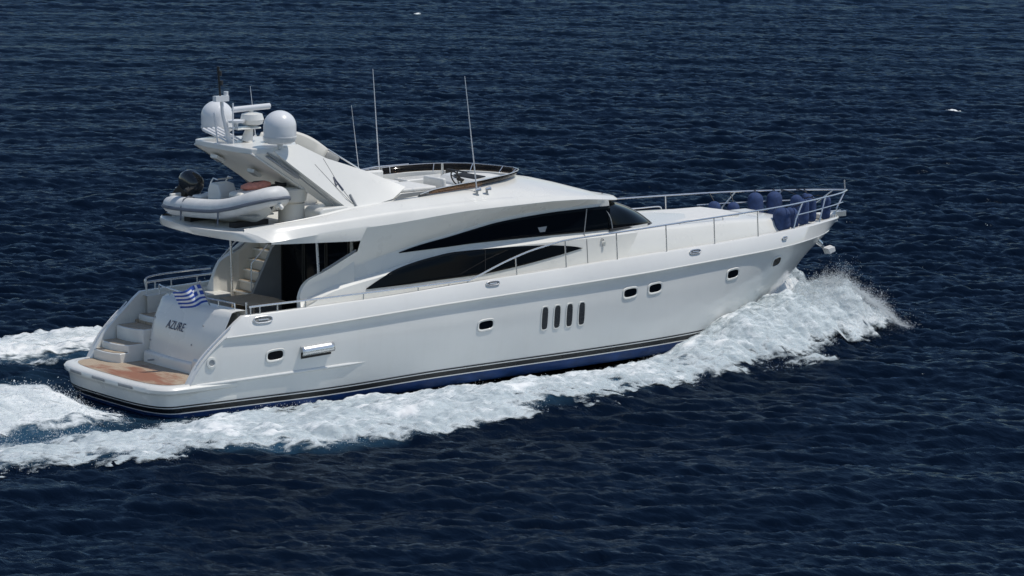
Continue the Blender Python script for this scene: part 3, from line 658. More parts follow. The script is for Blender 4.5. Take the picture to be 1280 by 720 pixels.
# mast with lamps, searchlight arms, whip aerials
ms = mesh('light_mast', *join(tube([(3.42, .10, 5.95), (3.22, .10, 6.75), (3.18, .10, 7.12)], [.07, .055, .04]), box(2.98, 3.36, .02, .18, 7.04, 7.18), tube([(3.32, .1, 7.15), (3.32, .1, 7.28)], .06, 10), tube([(3.36, -.15, 5.98), (3.36, -.15, 7.0)], .02), tube([(3.15, .25, 5.98), (3.05, .25, 6.75)], .02)), M['dome'], arch)
mesh('masthead_lamp', *join(tube([(3.15, .1, 7.18), (3.10, .1, 7.80)], .028), tube([(3.17, .1, 7.45), (3.17, .1, 7.56)], .06, 10), tube([(3.14, .1, 7.68), (3.14, .1, 7.80)], .055, 10), tube([(3.10, .1, 7.80), (3.10, .1, 7.92)], .035)), M['glassrim'], ms)
for k in range(4):
    mesh('horn_trumpet', *tube([(3.34 + .14 * k, .10, 6.02), (3.22 + .14 * k, 1.02, 6.25)], [.022, .045], 10), M['dome'], arch)
mesh('antenna_puck', *lathe([(.10, 0), (.24, .04), (.26, .12), (.10, .18)], (4.35, -.42, 5.98), 24), M['dome'], arch)
mesh('antenna_puck', *lathe([(.04, 0), (.05, .12), (.20, .14), (.22, .20), (.05, .22)], (3.52, -.05, 6.36), 24), M['dome'], arch)
def whip(a, b, r=.018, par=None):
    t = np.linspace(0, 1, 10); pts = [tuple(np.array(a) * (1 - k) + np.array(b) * k) for k in t]
    w_ = mesh('whip_aerial', *tube(pts, [r * (1 - .6 * k) for k in t], 6), M['dome'], par or fly)
    mesh('aerial_base', *tube([a, tuple(np.array(a) + (np.array(b) - np.array(a)) * .05)], .038, 8), M['chrome'], w_)
whip((9.15, 1.8, 4.62), (8.96, 1.8, 7.38)); whip((9.55, -2.02, 4.42), (9.16, -2.02, 7.48)); whip((8.51, 1.8, 4.6), (8.27, 1.8, 6.46), .012)
whip((4.70, .9, 5.95), (4.62, 1.0, 7.26), .012, arch)

# ---- cockpit: bulkhead with dark doors, stair to the flybridge, posts, furniture
bk = mesh('saloon_bulkhead', *box(5.62, 5.70, -1.99, 1.99, 1.34, 3.66), M['cream'], yacht)
for y0, y1 in ((-1.97, -.98), (-.94, .05), (.09, 1.10)):
    d = mesh('saloon_door', *box(5.585, 5.615, y0, y1, 1.40, 3.58), M['glass'], bk)
    mesh('door_frame', *join(box(5.57, 5.612, y0, y0 + .05, 1.38, 3.60), box(5.57, 5.612, y1 - .05, y1, 1.38, 3.60)), M['dark'], d)
stair_side = [(4.40, 1.34), (4.22, 1.62), (4.22, 2.05), (4.32, 2.40), (4.60, 2.72), (5.05, 3.02), (5.5, 3.32), (5.72, 3.62), (6.3, 3.62), (6.3, 1.34)]
st = mesh('flybridge_stair', *prism(stair_side, 'y', 2.02, 2.42), M['cream'], yacht, bevel=.07)
for k in range(7):
    x0 = 4.52 + .155 * k; z1 = 1.62 + .262 * k
    t_ = mesh('stair_tread', *box(x0, x0 + .34, 1.27, 2.02, z1 - .05, z1), M['gel'], st, bevel=.012)
    mesh('teak_insert', *box(x0 + .02, x0 + .30, 1.32, 1.97, z1 + .002, z1 + .012), M['teak'], t_)
    mesh('stair_riser', *box(x0 + .20, x0 + .22, 1.27, 2.02, z1, z1 + .212), M['cream'], st)
mesh('stair_panel', *prism([(4.62, 1.36), (5.60, 1.36), (5.60, 3.60), (5.44, 3.20), (4.72, 1.86)], 'y', 1.16, 1.26), M['grey'], st)  # white stair side; the shade on it is put into its grey colour
mesh('stair_rail', *tube([(4.74, 1.24, 1.9), (4.74, 1.24, 2.65), (5.25, 1.24, 3.10), (5.6, 1.24, 3.4)], .02), M['chrome'], st)
mesh('stair_rail', *tube([(4.40, 2.30, 2.62), (4.9, 2.30, 3.05), (5.5, 2.30, 3.5)], .02), M['chrome'], st)
for y, zz in ((-2.05, 2.72), (1.95, 1.36)):
    mesh('awning_post', *tube([(4.62, y, zz), (4.56, y, 3.74)], .034, 10), M['chrome'], yacht)
sb = mesh('aft_bench', *box(2.30, 2.85, -1.95, 1.0, 1.36, 1.80), M['gel'], yacht, bevel=.04)
mesh('cushion', *box(2.42, 2.85, -1.92, .97, 1.80, 1.90), M['navy'], sb, bevel=.03); mesh('backrest', *box(2.30, 2.42, -1.92, .97, 1.80, 2.04), M['cushion'], sb, bevel=.03)
mesh('port_locker', *box(3.3, 4.3, 1.5, 2.3, 1.36, 1.92), M['gel'], yacht, bevel=.04)
tb = mesh('cockpit_table', *prism([(3.3, -1.1), (4.3, -1.1), (4.4, -.3), (4.3, .5), (3.3, .5), (3.2, -.3)], 'z', 1.98, 2.02), M['teak'], yacht, bevel=.01)
mesh('table_leg', *tube([(3.8, -.3, 1.36), (3.8, -.3, 1.98)], .06, 10), M['chrome'], tb)

# ---- rails
def rail_y(x): return max(W(min(x, 23.78)) - .12, .0)
RZ = smooth_curve([8.77, 9.28, 9.8, 10.31, 10.8, 11.29, 11.93, 13.66, 15.4, 17.3, 21, 24.1], [2.30, 2.47, 2.65, 2.80, 2.92, 3.0, 3.09, 3.14, 3.18, 3.20, 3.20, 3.17])
def ry(x): return rail_y(x) if x < 22.3 else I(x, [22.3, 23.0, 23.6, 24.1], [rail_y(22.3), .72, .42, .05])
rx = np.linspace(8.77, 24.1, 110)
br = mesh('bow_rail', *tube([(x, -ry(x), RZ(x)) for x in rx] + [(24.13, 0, 3.17)] + [(x, ry(x), RZ(x)) for x in rx[::-1]], .024, 8), M['chrome'], yacht)
for s in (-1, 1):
    for x in (10.32, 11.93, 13.66, 15.43, 17.28, 19.09):
        mesh('stanchion', *tube([(x + .02, s * rail_y(x), ZS(x) - .02), (x - .02, s * ry(x), RZ(x))], .019, 8), M['chrome'], br)
    for xb, xt in ((20.75, 21.2), (22.15, 22.5), (23.25, 23.85)):
        mesh('stanchion', *tube([(xb, s * rail_y(xb), ZS(xb) - .02), (xb + .08, s * rail_y(xb), ZS(xb) + .25), (xt, s * ry(xt), RZ(xt))], .022, 8), M['chrome'], br)
    mesh('mid_rail', *tube([(x, s * (ry(x) + .0), I(x, [17.28, 19, 21, 23.6], [2.83, 2.86, 2.88, 2.90])) for x in np.linspace(20.05 if s > 0 else 20.9, 23.62, 24)], .018, 8), M['chrome'], br)
mesh('jackstaff', *tube([(24.08, 0, 3.15), (24.05, 0, 3.46)], .018), M['chrome'], br)
for s in (-1, 1):
    lo = mesh('side_rail', *tube([(x, s * -(-rail_y(x)), I(x, [2.2, 2.7, 3.5, 8.77], [2.25, 2.26, 2.27, 2.33])) for x in np.linspace(2.3, 8.85, 40)], .026, 8), M['chrome'], yacht)
    for x in (2.34, 2.6, 3.1, 3.9, 5.6, 7.25, 8.2):
        mesh('stanchion', *tube([(x, s * rail_y(x), ZS(x) - .02), (x, s * rail_y(x), 2.28)], .018, 8), M['chrome'], lo)
mesh('port_quarter_rail', *tube(spline([(2.30, 2.38, 2.06), (2.26, 2.38, 2.34), (2.6, 2.40, 2.42), (3.4, 2.42, 2.44), (4.25, 2.42, 2.44)], 24), .022), M['chrome'], yacht)
gt = mesh('stern_rail', *tube(spline([(2.22, 1.60, 2.06), (2.20, 1.60, 2.30), (2.12, 1.2, 2.30), (2.02, -.4, 2.30), (2.14, -1.85, 2.30), (2.16, -2.0, 2.26), (2.16, -2.0, 2.06)], 40), .02), M['chrome'], yacht)
for y in (.9, -1.4): mesh('stanchion', *tube([(2.08, y, 2.08), (2.08, y, 2.30)], .016), M['chrome'], gt)
for s in (-1, 1):
    mesh('quarter_grab_rail', *tube([(x, s * (W(x) - .08), WING(x) + .035) for x in np.linspace(.8, 1.75, 14)], .015), M['chrome'], yacht)
    mesh('gate_post', *tube([(2.28, s * 2.36, 1.9), (2.27, s * 2.36, 2.36)], .022), M['chrome'], yacht)

# ---- hull fittings
def hull_y(x, z):
    zk = ZK(max(x, 1.4)) - .03; v = min(max((zk - z) / (zk - ZB(x)), 0), 1)
    best = None
    s = (x - .56) / (stem_x(2.12 * (1 - v) + .22 * v) - .56)
    return -hull_point(s, v)[1]
def on_hull(x, z, hw, hh, off, rnd, n=28, tilt=0., sgn=-1):
    out = []
    for k in range(n):
        q = 2 * math.pi * k / n; c, s_ = math.cos(q), math.sin(q)
        a = hw * math.copysign(abs(c) ** rnd, c); b = hh * math.copysign(abs(s_) ** rnd, s_)
        X_ = x + a; Z_ = z + b + a * tilt; out.append((X_, sgn * (hull_y(X_, Z_) + off), Z_))
    return out
def patch(ring):
    c = tuple(np.mean(np.array(ring), 0)); return list(ring) + [c], [(i, (i + 1) % len(ring), len(ring)) for i in range(len(ring))]
def porthole(x, z, hw=.23, hh=.115, sgn=-1, tilt=.06):
    fr = grid([on_hull(x, z, hw + .05, hh + .05, .003, .6, tilt=tilt, sgn=sgn), on_hull(x, z, hw + .035, hh + .035, .024, .6, tilt=tilt, sgn=sgn), on_hull(x, z, hw, hh, .020, .6, tilt=tilt, sgn=sgn), on_hull(x, z, hw - .012, hh - .012, .004, .6, tilt=tilt, sgn=sgn)], True)
    p = mesh('porthole', *fr, M['gel'], hull, angle=50)
    mesh('glass_pane', *patch(on_hull(x, z, hw - .010, hh - .010, .007, .6, tilt=tilt, sgn=sgn)), M['glass'], p)
for sgn in (-1, 1):
    for x, z in ((2.94, 1.01), (9.28, 1.14), (14.06, 1.51), (14.96, 1.54), (17.99, 1.59)): porthole(x, z, sgn=sgn)
    porthole(20.03, 1.67, .20, .12, sgn, .1)
    for x in (11.18, 11.59, 12.0, 12.41):
        f_ = grid([on_hull(x, 1.12, .135, .335, .002, .5, sgn=sgn), on_hull(x, 1.12, .125, .325, .016, .5, sgn=sgn), on_hull(x, 1.12, .10, .30, .014, .5, sgn=sgn), on_hull(x, 1.12, .095, .295, -.0, .5, sgn=sgn)], True)
        p = mesh('engine_vent', *f_, M['gel'], hull, angle=50)
        mesh('grille', *patch(on_hull(x, 1.12, .098, .298, .004, .5, sgn=sgn)), M['vent'], p)
        mesh('slat', *join(*[tube([(x - .09, sgn * (hull_y(x, z_) + .008), z_), (x + .09, sgn * (hull_y(x, z_) + .008), z_)], .008, 6) for z_ in np.linspace(.88, 1.36, 12)]), M['black'], p)
    # hooded exhaust outlet
    hood = [[(x, sgn * (hull_y(x, 1.0) + o), z + (x - 4.13) * .045) for x in np.linspace(3.66, 4.60, 10)] for o, z in ((-.01, 1.17), (.07, 1.155), (.12, 1.08), (.13, 1.00), (.10, .95))]
    ho = mesh('exhaust_hood', *grid(hood), M['chrome'], hull, solid=.015, angle=50)
    mesh('exhaust_mouth', *grid([[(x, sgn * (hull_y(x, .95) + .005), z + (x - 4.13) * .045) for x in (3.68, 4.1, 4.56)] for z in (1.02, .86)]), M['glassrim'], ho)
    # stern docking light
    c = (1.15, 1.0)
    ql = mesh('quarter_lamp', *grid([on_hull(c[0], c[1], r_, r_, o, 1., sgn=sgn) for r_, o in ((.15, .002), (.14, .03), (.09, .035), (.075, .01))], True), M['gel'], hull, angle=50)
    mesh('lens', *patch(on_hull(c[0], c[1], .078, .078, .012, 1., sgn=sgn)), M['grey'], ql)
    # fairleads let into the gunwale band
    def band_y(x, z): return I(z, [ZK(x) + .03, ZS(x)], [W(x) + .045, W(x) - .06])
    for x, z, hw, hh in ((2.62, 1.93, .26, .075), (9.51, 2.20, .20, .05), (16.45, 2.37, .20, .05), (20.2, 2.34, .10, .03)):
        ring = [(x + hw * math.copysign(abs(math.cos(q)) ** .6, math.cos(q)), sgn * (band_y(x, z) + .02), z + hh * math.sin(q)) for q in np.linspace(0, 2 * math.pi, 29)]
        ring = [(a, sgn * (band_y(a, c_) + .015), c_) for a, b, c_ in ring]
        fl = mesh('fairlead', *tube(ring, .020, 8), M['chrome'], hull)
        if hw > .15:
            mesh('opening', *patch([(a, b - sgn * .008, c_) for a, b, c_ in ring[:-1]]), M['seam'], fl)
            mesh('cleat', *tube([(x - hw * .55, sgn * (band_y(x, z) + .03), z), (x + hw * .55, sgn * (band_y(x, z) + .03), z)], .016), M['chrome'], fl)
# spray rail low on the hull and quarter moulding
for sgn in (-1, 1):
    mesh('spray_rail', *tube([(x, sgn * (hull_y(x, .47 + .02 * (x - 1))) , .47 + .02 * (x - 1)) for x in np.linspace(.75, 5.6, 30)], [.04] * 27 + [.03, .015, .004], 8), M['hullgel'], hull)
# bow roller and anchor fairlead
mesh('bow_roller', *join(box(23.45, 24.02, -.13, -.08, 2.44, 2.60), box(23.45, 24.02, .08, .13, 2.44, 2.60), tube([(23.93, -.1, 2.52), (23.93, .1, 2.52)], .05, 12)), M['chrome'], yacht, bevel=.01)
mesh('stem_plate', *box(23.0, 23.6, -.20, .20, 2.42, 2.58), M['gel'], yacht, bevel=.05)
mesh('windlass', *lathe([(.12, 0), (.12, .1), (.07, .14), (.12, .2), (.12, .26)], (22.6, 0, 2.45), 20), M['chrome'], yacht)
mesh('hawse_pocket', *join(tube([(22.85, -.16, 1.86), (23.02, -.20, 1.72)], [.10, .07], 12), tube([(22.85, .16, 1.86), (23.02, .20, 1.72)], [.10, .07], 12)), M['chrome'], yacht)

# ================================================================== things carried on board
anchor = thing('anchor', 'pale galvanised anchor hanging below the bow of the yacht, clear of the stem', 'anchor', (23.5, 0, 1.5))
mesh('shank', *tube([(22.98, 0, 1.78), (23.28, 0, 1.60)], [.05, .04], 8), M['grey'], anchor)
mesh('fluke', *join(prism([(23.24, 1.58), (23.36, 1.38), (23.62, 1.46), (23.66, 1.57), (23.54, 1.63)], 'y', -.04, .03), prism([(23.26, 1.57), (23.36, 1.40), (23.58, 1.47), (23.54, 1.61)], 'y', -.20, -.04)), M['hyp'], anchor, bevel=.02)

# tender: inflatable with rigid hull, lying athwartships on the aft flybridge deck, bow to starboard
tender = thing('inflatable_dinghy', 'small white and grey rigid inflatable dinghy with outboard lying across the aft flybridge deck', 'dinghy', (3.2, -.1, 3.98))
TL = Matrix.Translation((3.22, -.18, 4.03)) @ Matrix.Rotation(R(-81), 4, 'Z')        # local x = towards the dinghy's bow
def tl(p): return tuple(TL @ Vector(p))
def tlm(vf): return [tl(v) for v in vf[0]], vf[1]
side = [(-1.75, .62, .36), (-1.2, .64, .35), (-.5, .64, .36), (.3, .63, .41), (.9, .58, .53), (1.35, .44, .68), (1.60, .20, .78), (1.66, 0, .80)]
path = spline(side + [(x, -y, z) for x, y, z in side[-2::-1]], 60)
nn = len(path); rad = [.245 * (I(min(i, nn - 1 - i), [0, 1, 3], [.35, .75, 1])) for i in range(nn)]
tb_ = mesh('buoyancy_tube', *tlm(tube(path, rad, 20)), M['hyp'], tender, angle=50)
bnd = []
for i in range(1, nn - 1):
    p0, p1, p2 = path[i - 1], path[i], path[i + 1]; tx, ty = p2[0] - p0[0], p2[1] - p0[1]; q = math.hypot(tx, ty)
    bnd.append((p1[0] + ty / q * rad[i] * .96, p1[1] - tx / q * rad[i] * .96, p1[2] - .03))
if abs(bnd[10][1]) < abs(path[11][1]): bnd = [(2 * p[0] - b_[0], 2 * p[1] - b_[1], b_[2]) for p, b_ in zip(path[1:-1], bnd)]
mesh('rubbing_band', *tlm(tube(bnd, .048, 8)), M['hypgrey'], tender)
hr = []
for x, hy, kz, cz in ((-1.72, .60, .04, .16), (-1.0, .62, .02, .15), (-.2, .62, .0, .15), (.5, .58, .02, .20), (1.0, .48, .10, .30), (1.35, .32, .24, .44), (1.55, .10, .44, .58)):
    hr.append([(x, -hy, cz + .16), (x, -hy, cz), (x, -hy * .5, (cz + kz) / 2 - .01), (x, 0, kz), (x, hy * .5, (cz + kz) / 2 - .01), (x, hy, cz), (x, hy, cz + .16)])
mesh('rigid_hull', *tlm(grid(hr)), M['gel'], tender, angle=25)
mesh('inside_floor', *tlm(prism([(-1.7, -.6), (.8, -.6), (1.3, -.3), (1.3, .3), (.8, .6), (-1.7, .6)], 'z', .28, .31)), M['grey'], tender)
mesh('stern_board', *tlm(box(-1.74, -1.66, -.5, .5, .12, .60)), M['gel'], tender, bevel=.02)
cs = mesh('console', *tlm(prism([(-.50, .30), (-.05, .30), (-.02, .72), (-.12, .95), (-.42, .98), (-.50, .8)], 'y', -.30, .25)), M['gel'], tender, bevel=.03)
mesh('console_rail', *tlm(tube([(-.40, -.28, .97), (-.30, -.28, 1.10), (-.15, -.28, 1.08), (-.15, .22, 1.08), (-.30, .22, 1.10), (-.40, .22, .97)], .018)), M['chrome'], cs)
wh = [(-.60 + .03 * math.sin(q), .02 + .15 * math.cos(q), .80 + .15 * math.sin(q)) for q in np.linspace(0, 2 * math.pi, 21)]
mesh('steering_wheel', *tlm(tube(wh, .020, 6)), M['dark'], cs)
mesh('helmsman_seat', *tlm(box(-1.05, -.72, -.35, .35, .30, .62)), M['cushion'], tender, bevel=.04)
OT = Matrix.Translation((-1.74, 0, .54)) @ Matrix.Rotation(R(32), 4, 'Y') @ Matrix.Scale(1.10, 4) @ Matrix.Translation((1.72, 0, -.62))
def tlo(vf): return [tl(OT @ Vector(v)) for v in vf[0]], vf[1]
ob = mesh('outboard_motor', *tlo(join(prism([(-1.78, .60), (-1.55, .62), (-1.55, .86), (-1.85, .86), (-1.90, .66)], 'y', -.16, .16), prism([(-2.12, .02), (-1.80, .10), (-1.72, .60), (-2.0, .62)], 'y', -.06, .06))), M['dark'], tender, bevel=.03)
cw = []
for z, x0, x1, hy in ((.80, -1.95, -1.42, .16), (.92, -2.02, -1.36, .205), (1.05, -2.02, -1.36, .205), (1.18, -1.96, -1.42, .18), (1.26, -1.86, -1.52, .11)):
    cw.append([((x0 + x1) / 2 + (x1 - x0) / 2 * math.copysign(abs(math.cos(q)) ** .7, math.cos(q)) + (z - .8) * .12, hy * math.copysign(abs(math.sin(q)) ** .7, math.sin(q)), z) for q in np.linspace(0, 2 * math.pi, 25)[:-1]])
V, F = grid(cw, True); F += [tuple(range(24)), tuple(96 + k for k in range(24))]
mesh('engine_cowl', *tlo((V, F)), M['cowl'], ob, angle=50)
mesh('tilt_bracket', *tlo(join(tube([(-1.98, .12, .42), (-2.12, .12, .5)], .05), box(-1.80, -1.66, -.12, .12, .45, .66))), M['chrome'], ob)
mesh('grab_line', *tlm(tube([(x, -(y + .20), z + .08) for x, y, z in spline(side[1:5], 20)], .010, 6)), M['hypgrey'], tb_)
mesh('lifting_eye', *tlm(tube([(1.72, .0, .55), (1.86, 0, .60), (1.95, 0, .52)], .05, 8)), M['gel'], tender)
for xs_ in (-.85, .55):
    mesh('lashing_strap', *tlm(tube([(xs_, -.90, .05), (xs_, -.885, .36), (xs_, -.78, .57), (xs_, -.62, .615), (xs_, -.45, .57), (xs_, -.38, .36)], .022, 6)), M['hypgrey'], tender)
for x in (-1.0, .7): mesh('chock', *tlm(box(x - .12, x + .12, -.55, .55, -.05, .10)), M['glassrim'], tender)

bag = thing('equipment_bag', 'faded orange bag lying on the davit boom under the radar arch', 'bag', (3.3, -.95, 4.93))
V, F = lathe([(.02, 0), (.20, .0), (.26, .05), (.25, .12), (.16, .17), (.03, .18)], (0, 0, 0), 20)
mesh('bag_body', [(3.5 + x * 1.75 + .03 * math.sin(9 * y), -.95 + y * .9, 4.93 + z * .95 + .015 * math.sin(8 * x)) for x, y, z in V], F, M['pink'], bag, angle=60)
mesh('bag_strap', *tube([(3.2, -.98, 4.99), (3.4, -1.02, 5.12), (3.7, -.95, 5.10), (3.85, -.95, 5.0)], .014), M['glassrim'], bag)

# Greek ensign flying from its staff on the transom
flag = thing('ensign_flag', 'blue and white striped flag with white cross on a short staff above the boat name', 'flag', (2.18, -1.0, 1.85))
fa, fb = np.array([2.20, -1.0, 1.86]), np.array([1.80, -1.0, 2.72])
mesh('flagstaff', *tube([tuple(fa), tuple(fa * .5 + fb * .5), tuple(fb)], .018), M['grey'], flag)
mesh('finial', *tube([tuple(fb - [0, 0, .02]), tuple(fb + [-.015, 0, .04])], .03, 10), M['grey'], flag)
nu, nv = 54, 36; hoist0 = fb * .96 + fa * .04; hoist1 = fb * .42 + fa * .58
fv, ff, fm = [], [], []
for j in range(nv + 1):
    for i in range(nu + 1):
        u, v = i / nu, j / nv
        p = hoist0 * (1 - v) + hoist1 * v
        d = np.array([-.68, .18, -.10]) * u
        wv = .085 * math.sin(7.5 * u + 1.2 * v) * min(1, u * 3) ; sag = .05 * math.sin(5 * u + 2) * u
        fv.append(tuple(p + d + np.array([.25 * wv, .9 * wv, sag - .10 * u * u * (1 - v * .4)])))
for j in range(nv):
    for i in range(nu):
        ff.append((j * (nu + 1) + i, j * (nu + 1) + i + 1, (j + 1) * (nu + 1) + i + 1, (j + 1) * (nu + 1) + i))
        st_ = j * 9 // nv; cx, cy = i / nu * 27, j / nv * 18
        if cx < 10 and cy < 10: white = 4 <= cx < 6 or 4 <= cy < 6
        else: white = st_ % 2 == 1
        fm.append(1 if white else 0)
mesh('flag_cloth', fv, ff, None, flag, mats=[M['flagblue'], M['flagwhite']], mi=fm, weld=0)

# fenders stowed upright round the bow rail
FND = [
    ((20.38, 1.40, 2.42), .19, .58, 'low navy fender lying furthest aft against the far bow rail'),
    ((20.98, 1.28, 2.44), .18, .50, 'short navy fender low by the far bow rail, second from aft'),
    ((21.68, 1.10, 2.42), .23, .76, 'tall rounded navy fender standing by the far bow rail, left of the dark pair'),
    ((22.20, .92, 2.42), .23, .76, 'tall dark navy fender with a pale knob, standing by the far bow rail'),
    ((22.42, .25, 2.42), .18, .72, 'slim navy fender standing in the middle of the bow well'),
    ((22.85, .20, 2.42), .18, .72, 'slim navy fender standing nearest the bow in the middle row'),
    ((20.62, -1.22, 2.42), .25, .68, 'largest fat black-navy fender standing inside the near bow rail'),
    ((21.18, -1.00, 2.42), .21, .60, 'navy fender just forward of the fattest one by the near rail'),
    ((21.85, -.72, 2.44), .17, .74, 'dark fender hanging at the near rail behind the slanted stanchion'),
    ((22.95, -.42, 2.46), .14, .66, 'slim dark fender hanging at the near rail furthest forward, beside the stem'),
    ((23.05, .48, 2.46), .14, .66, 'slim dark fender hanging at the far rail furthest forward'),
    ((22.3, -.55, 2.46), .15, .72, 'small dark fender hanging at the near rail close to the stem'),
]
for (x, y, z), r_, h_, lb in FND:
    f_ = thing('boat_fender', lb, 'fender', (x, y, z), 'navy fenders stowed at the bow')
    pr = [(.03, 0), (r_ * .6, .015), (r_ * .92, .08), (r_, .2), (r_ * 1.0, h_ - r_ * .9)] + [(r_ * math.cos(q), h_ - r_ * .9 + r_ * .9 * math.sin(q)) for q in np.linspace(.25, 1.5, 6)]
    lx, ly = random.uniform(-.06, .06), random.uniform(-.05, .05)
    V, F = lathe(pr, (0, 0, 0), 22); V = [(x + a + lx * c + .006 * math.sin(5 * c + 9 * a), y + b + ly * c, z + c) for a, b, c in V]
    mesh('fender_cover', V, F, M['navy'], f_, angle=60)
    tx = min(x + .05, 23.6)
    mesh('lanyard', *tube(spline([(x + lx * h_, y + ly * h_, z + h_ - .01), (x + .03, (y + math.copysign(ry(tx), y)) / 2, max(z + h_ + .06, 3.08)), (tx, math.copysign(ry(tx), y if abs(y) > .3 else 1), 3.21)], 10), .014, 6), M['glassrim'], f_)

# ================================================================== THE SEA
exec_water = True
def fft_noise(n, L, spec, seed):
    rs = np.random.RandomState(seed); k1 = 2 * np.pi * np.fft.fftfreq(n, L / n)
    kx, ky = np.meshgrid(k1, k1, indexing='ij'); k = np.hypot(kx, ky); k[0, 0] = 1e-6
    A = np.sqrt(np.maximum(spec(k, kx, ky), 0)); A[0, 0] = 0
    ph = rs.normal(size=(n, n)) + 1j * rs.normal(size=(n, n))
    H = A * ph; h = np.real(np.fft.ifft2(H)); s = h.std()
    dx = np.real(np.fft.ifft2(1j * kx / k * H)); dy = np.real(np.fft.ifft2(1j * ky / k * H))
    return h / s, dx / s, dy / s
def sampler(T, L):
    n = T.shape[0]
    def f(x, y):
        u = (x / L * n) % n; v = (y / L * n) % n; i = np.floor(u).astype(int); j = np.floor(v).astype(int); a = u - i; b = v - j
        i %= n; j %= n; i1 = (i + 1) % n; j1 = (j + 1) % n
        return (T[i, j] * (1 - a) + T[i1, j] * a) * (1 - b) + (T[i, j1] * (1 - a) + T[i1, j1] * a) * b
    return f
WDIR = R(235)                                     # wind sea runs towards the camera, a little across
def wind_spec(lp, lmin):
    kp = 2 * np.pi / lp
    def s(k, kx, ky):
        c = (kx * math.cos(WDIR) + ky * math.sin(WDIR)) / k
        dirs = .05 + .95 * np.abs(c) ** 5 * np.where(c > 0, 1, .3)
        return np.exp(-1.0 * (kp / k) ** 2) * k ** -3.3 * dirs * np.exp(-(k * lmin / 6.28) ** 2)
    return s
LA, LB_ = 53.0, 31.0
hA, dxA, dyA = fft_noise(512, LA, wind_spec(2.9, .17), 11)
hB, dxB, dyB = fft_noise(512, LB_, wind_spec(1.05, .10), 12)
fA = [sampler(t, LA) for t in (hA, dxA, dyA)]; fB = [sampler(t, LB_) for t in (hB, dxB, dyB)]
cB, sB = math.cos(.35), math.sin(.35)
AMP_A, AMP_B, CHOP = .058, .022, .8
def sea(x, y):
    xr, yr = cB * x - sB * y, sB * x + cB * y
    gust = .8 + .5 * np.sin(x * .045 + 1.3 * np.sin(y * .03)) * np.sin(y * .052 + .7)
    AMP_A = .060 * (.72 + .42 * np.sin(x * .031 + .9 * np.sin(y * .041 + 2)) * np.sin(y * .027 + x * .012 + .4))
    h = .085 * np.sin((x * math.cos(WDIR) + y * math.sin(WDIR)) * .72 + 1.6 * np.sin(x * .11 - y * .07)) + AMP_A * fA[0](x, y) + AMP_B * gust * fB[0](xr, yr)
    dx = AMP_A * fA[1](x, y) + AMP_B * gust * (cB * fB[1](xr, yr) + sB * fB[2](xr, yr))
    dy = AMP_A * fA[2](x, y) + AMP_B * gust * (-sB * fB[1](xr, yr) + cB * fB[2](xr, yr))
    return h, -CHOP * dx, -CHOP * dy
def seg_path(path, x, y):
    """distance to a polyline and the fraction along it"""
    P = np.array(path, float); best = np.full(x.shape, 1e9); tt = np.zeros(x.shape)
    L_ = np.r_[0, np.cumsum(np.linalg.norm(np.diff(P, axis=0), axis=1))]
    for i in range(len(P) - 1):
        a, b = P[i], P[i + 1]; d = b - a; l2 = d @ d
        t = np.clip(((x - a[0]) * d[0] + (y - a[1]) * d[1]) / l2, 0, 1)
        q = np.hypot(x - a[0] - t * d[0], y - a[1] - t * d[1]); m = q < best
        best[m] = q[m]; tt[m] = ((L_[i] + t * math.sqrt(l2)) / L_[-1])[m]
    return best, tt
def poly_sd(poly, x, y):
    """signed distance to polygon, positive inside"""
    d, _ = seg_path(poly + poly[:1], x, y); ins = np.zeros(x.shape, bool); n = len(poly)
    for i in range(n):
        (x0, y0), (x1, y1) = poly[i], poly[(i + 1) % n]
        c = ((y0 > y) != (y1 > y)) & (x < (x1 - x0) * (y - y0) / (y1 - y0 + 1e-12) + x0); ins ^= c
    return np.where(ins, d, -d)
OUT = [(25.3, -1.0), (24.2, -1.45), (22.7, -2.0), (21.2, -2.65), (19.8, -3.3), (18.0, -3.95), (15.95, -4.5), (13.7, -5.5), (12.0, -6.0), (10.0, -6.6), (7.3, -7.0), (5.2, -7.35), (2.7, -7.9), (1.5, -8.0), (-.7, -7.45), (-1.5, -6.8), (-3, -6.9), (-4.4, -6.5), (-6.3, -6.1), (-10, -5.9), (-14, -6.0)]
INN = [(-14, -3.4), (-10, -3.4), (-5.3, -3.5), (-4.1, -3.7), (-1.9, -3.4), (.5, -3.15), (2.2, -2.9), (4, -2.75), (6, -2.75), (9.4, -2.75), (10.6, -3.0), (11.6, -3.0), (13.0, -2.75), (14.5, -2.4), (17, -1.6), (19, -.8), (21, -.2), (23.5, -.2), (24.8, -.55)]
SIDE = OUT + INN
PORT = [(25.3, 1.0), (24.2, 1.45), (22.7, 2.0), (19.8, 3.3), (16, 4.7), (13, 6.0), (9, 7.8), (5, 9.2), (2, 9.7), (-1, 9.5), (-6, 9.3), (-14, 9), (-14, 6.4), (-6, 6.3), (-1, 5.8), (1.5, 5.4), (3.5, 4.6), (6, 3.2), (10, 2.85), (14, 2.5), (17, 1.6), (19, .8), (21, .2), (23.5, .2), (24.8, .55)]
PROP = [(-.9, 1.0), (-.75, -.6), (-.95, -1.9), (-2.3, -2.75), (-4.3, -2.6), (-8, -2.8), (-14, -3.0), (-14, 2.6), (-8, 2.4), (-4, 2.2), (-2, 1.8)]
RIDGE = [(24.8, -.9), (22.5, -1.4), (20, -2.2), (17, -3.2), (14, -4.3), (11, -5.1), (8, -5.6), (5, -5.9), (2, -6.3), (-1, -6.0), (-5, -5.2), (-14, -5.0)]
HULLW = [(-.6, -2.3), (4, -2.45), (10, -2.5), (14, -2.3), (17, -1.8), (19, -1.1), (20.8, -.1), (20.8, .1), (19, 1.1), (17, 1.8), (14, 2.3), (10, 2.5), (4, 2.45), (-.6, 2.3)]
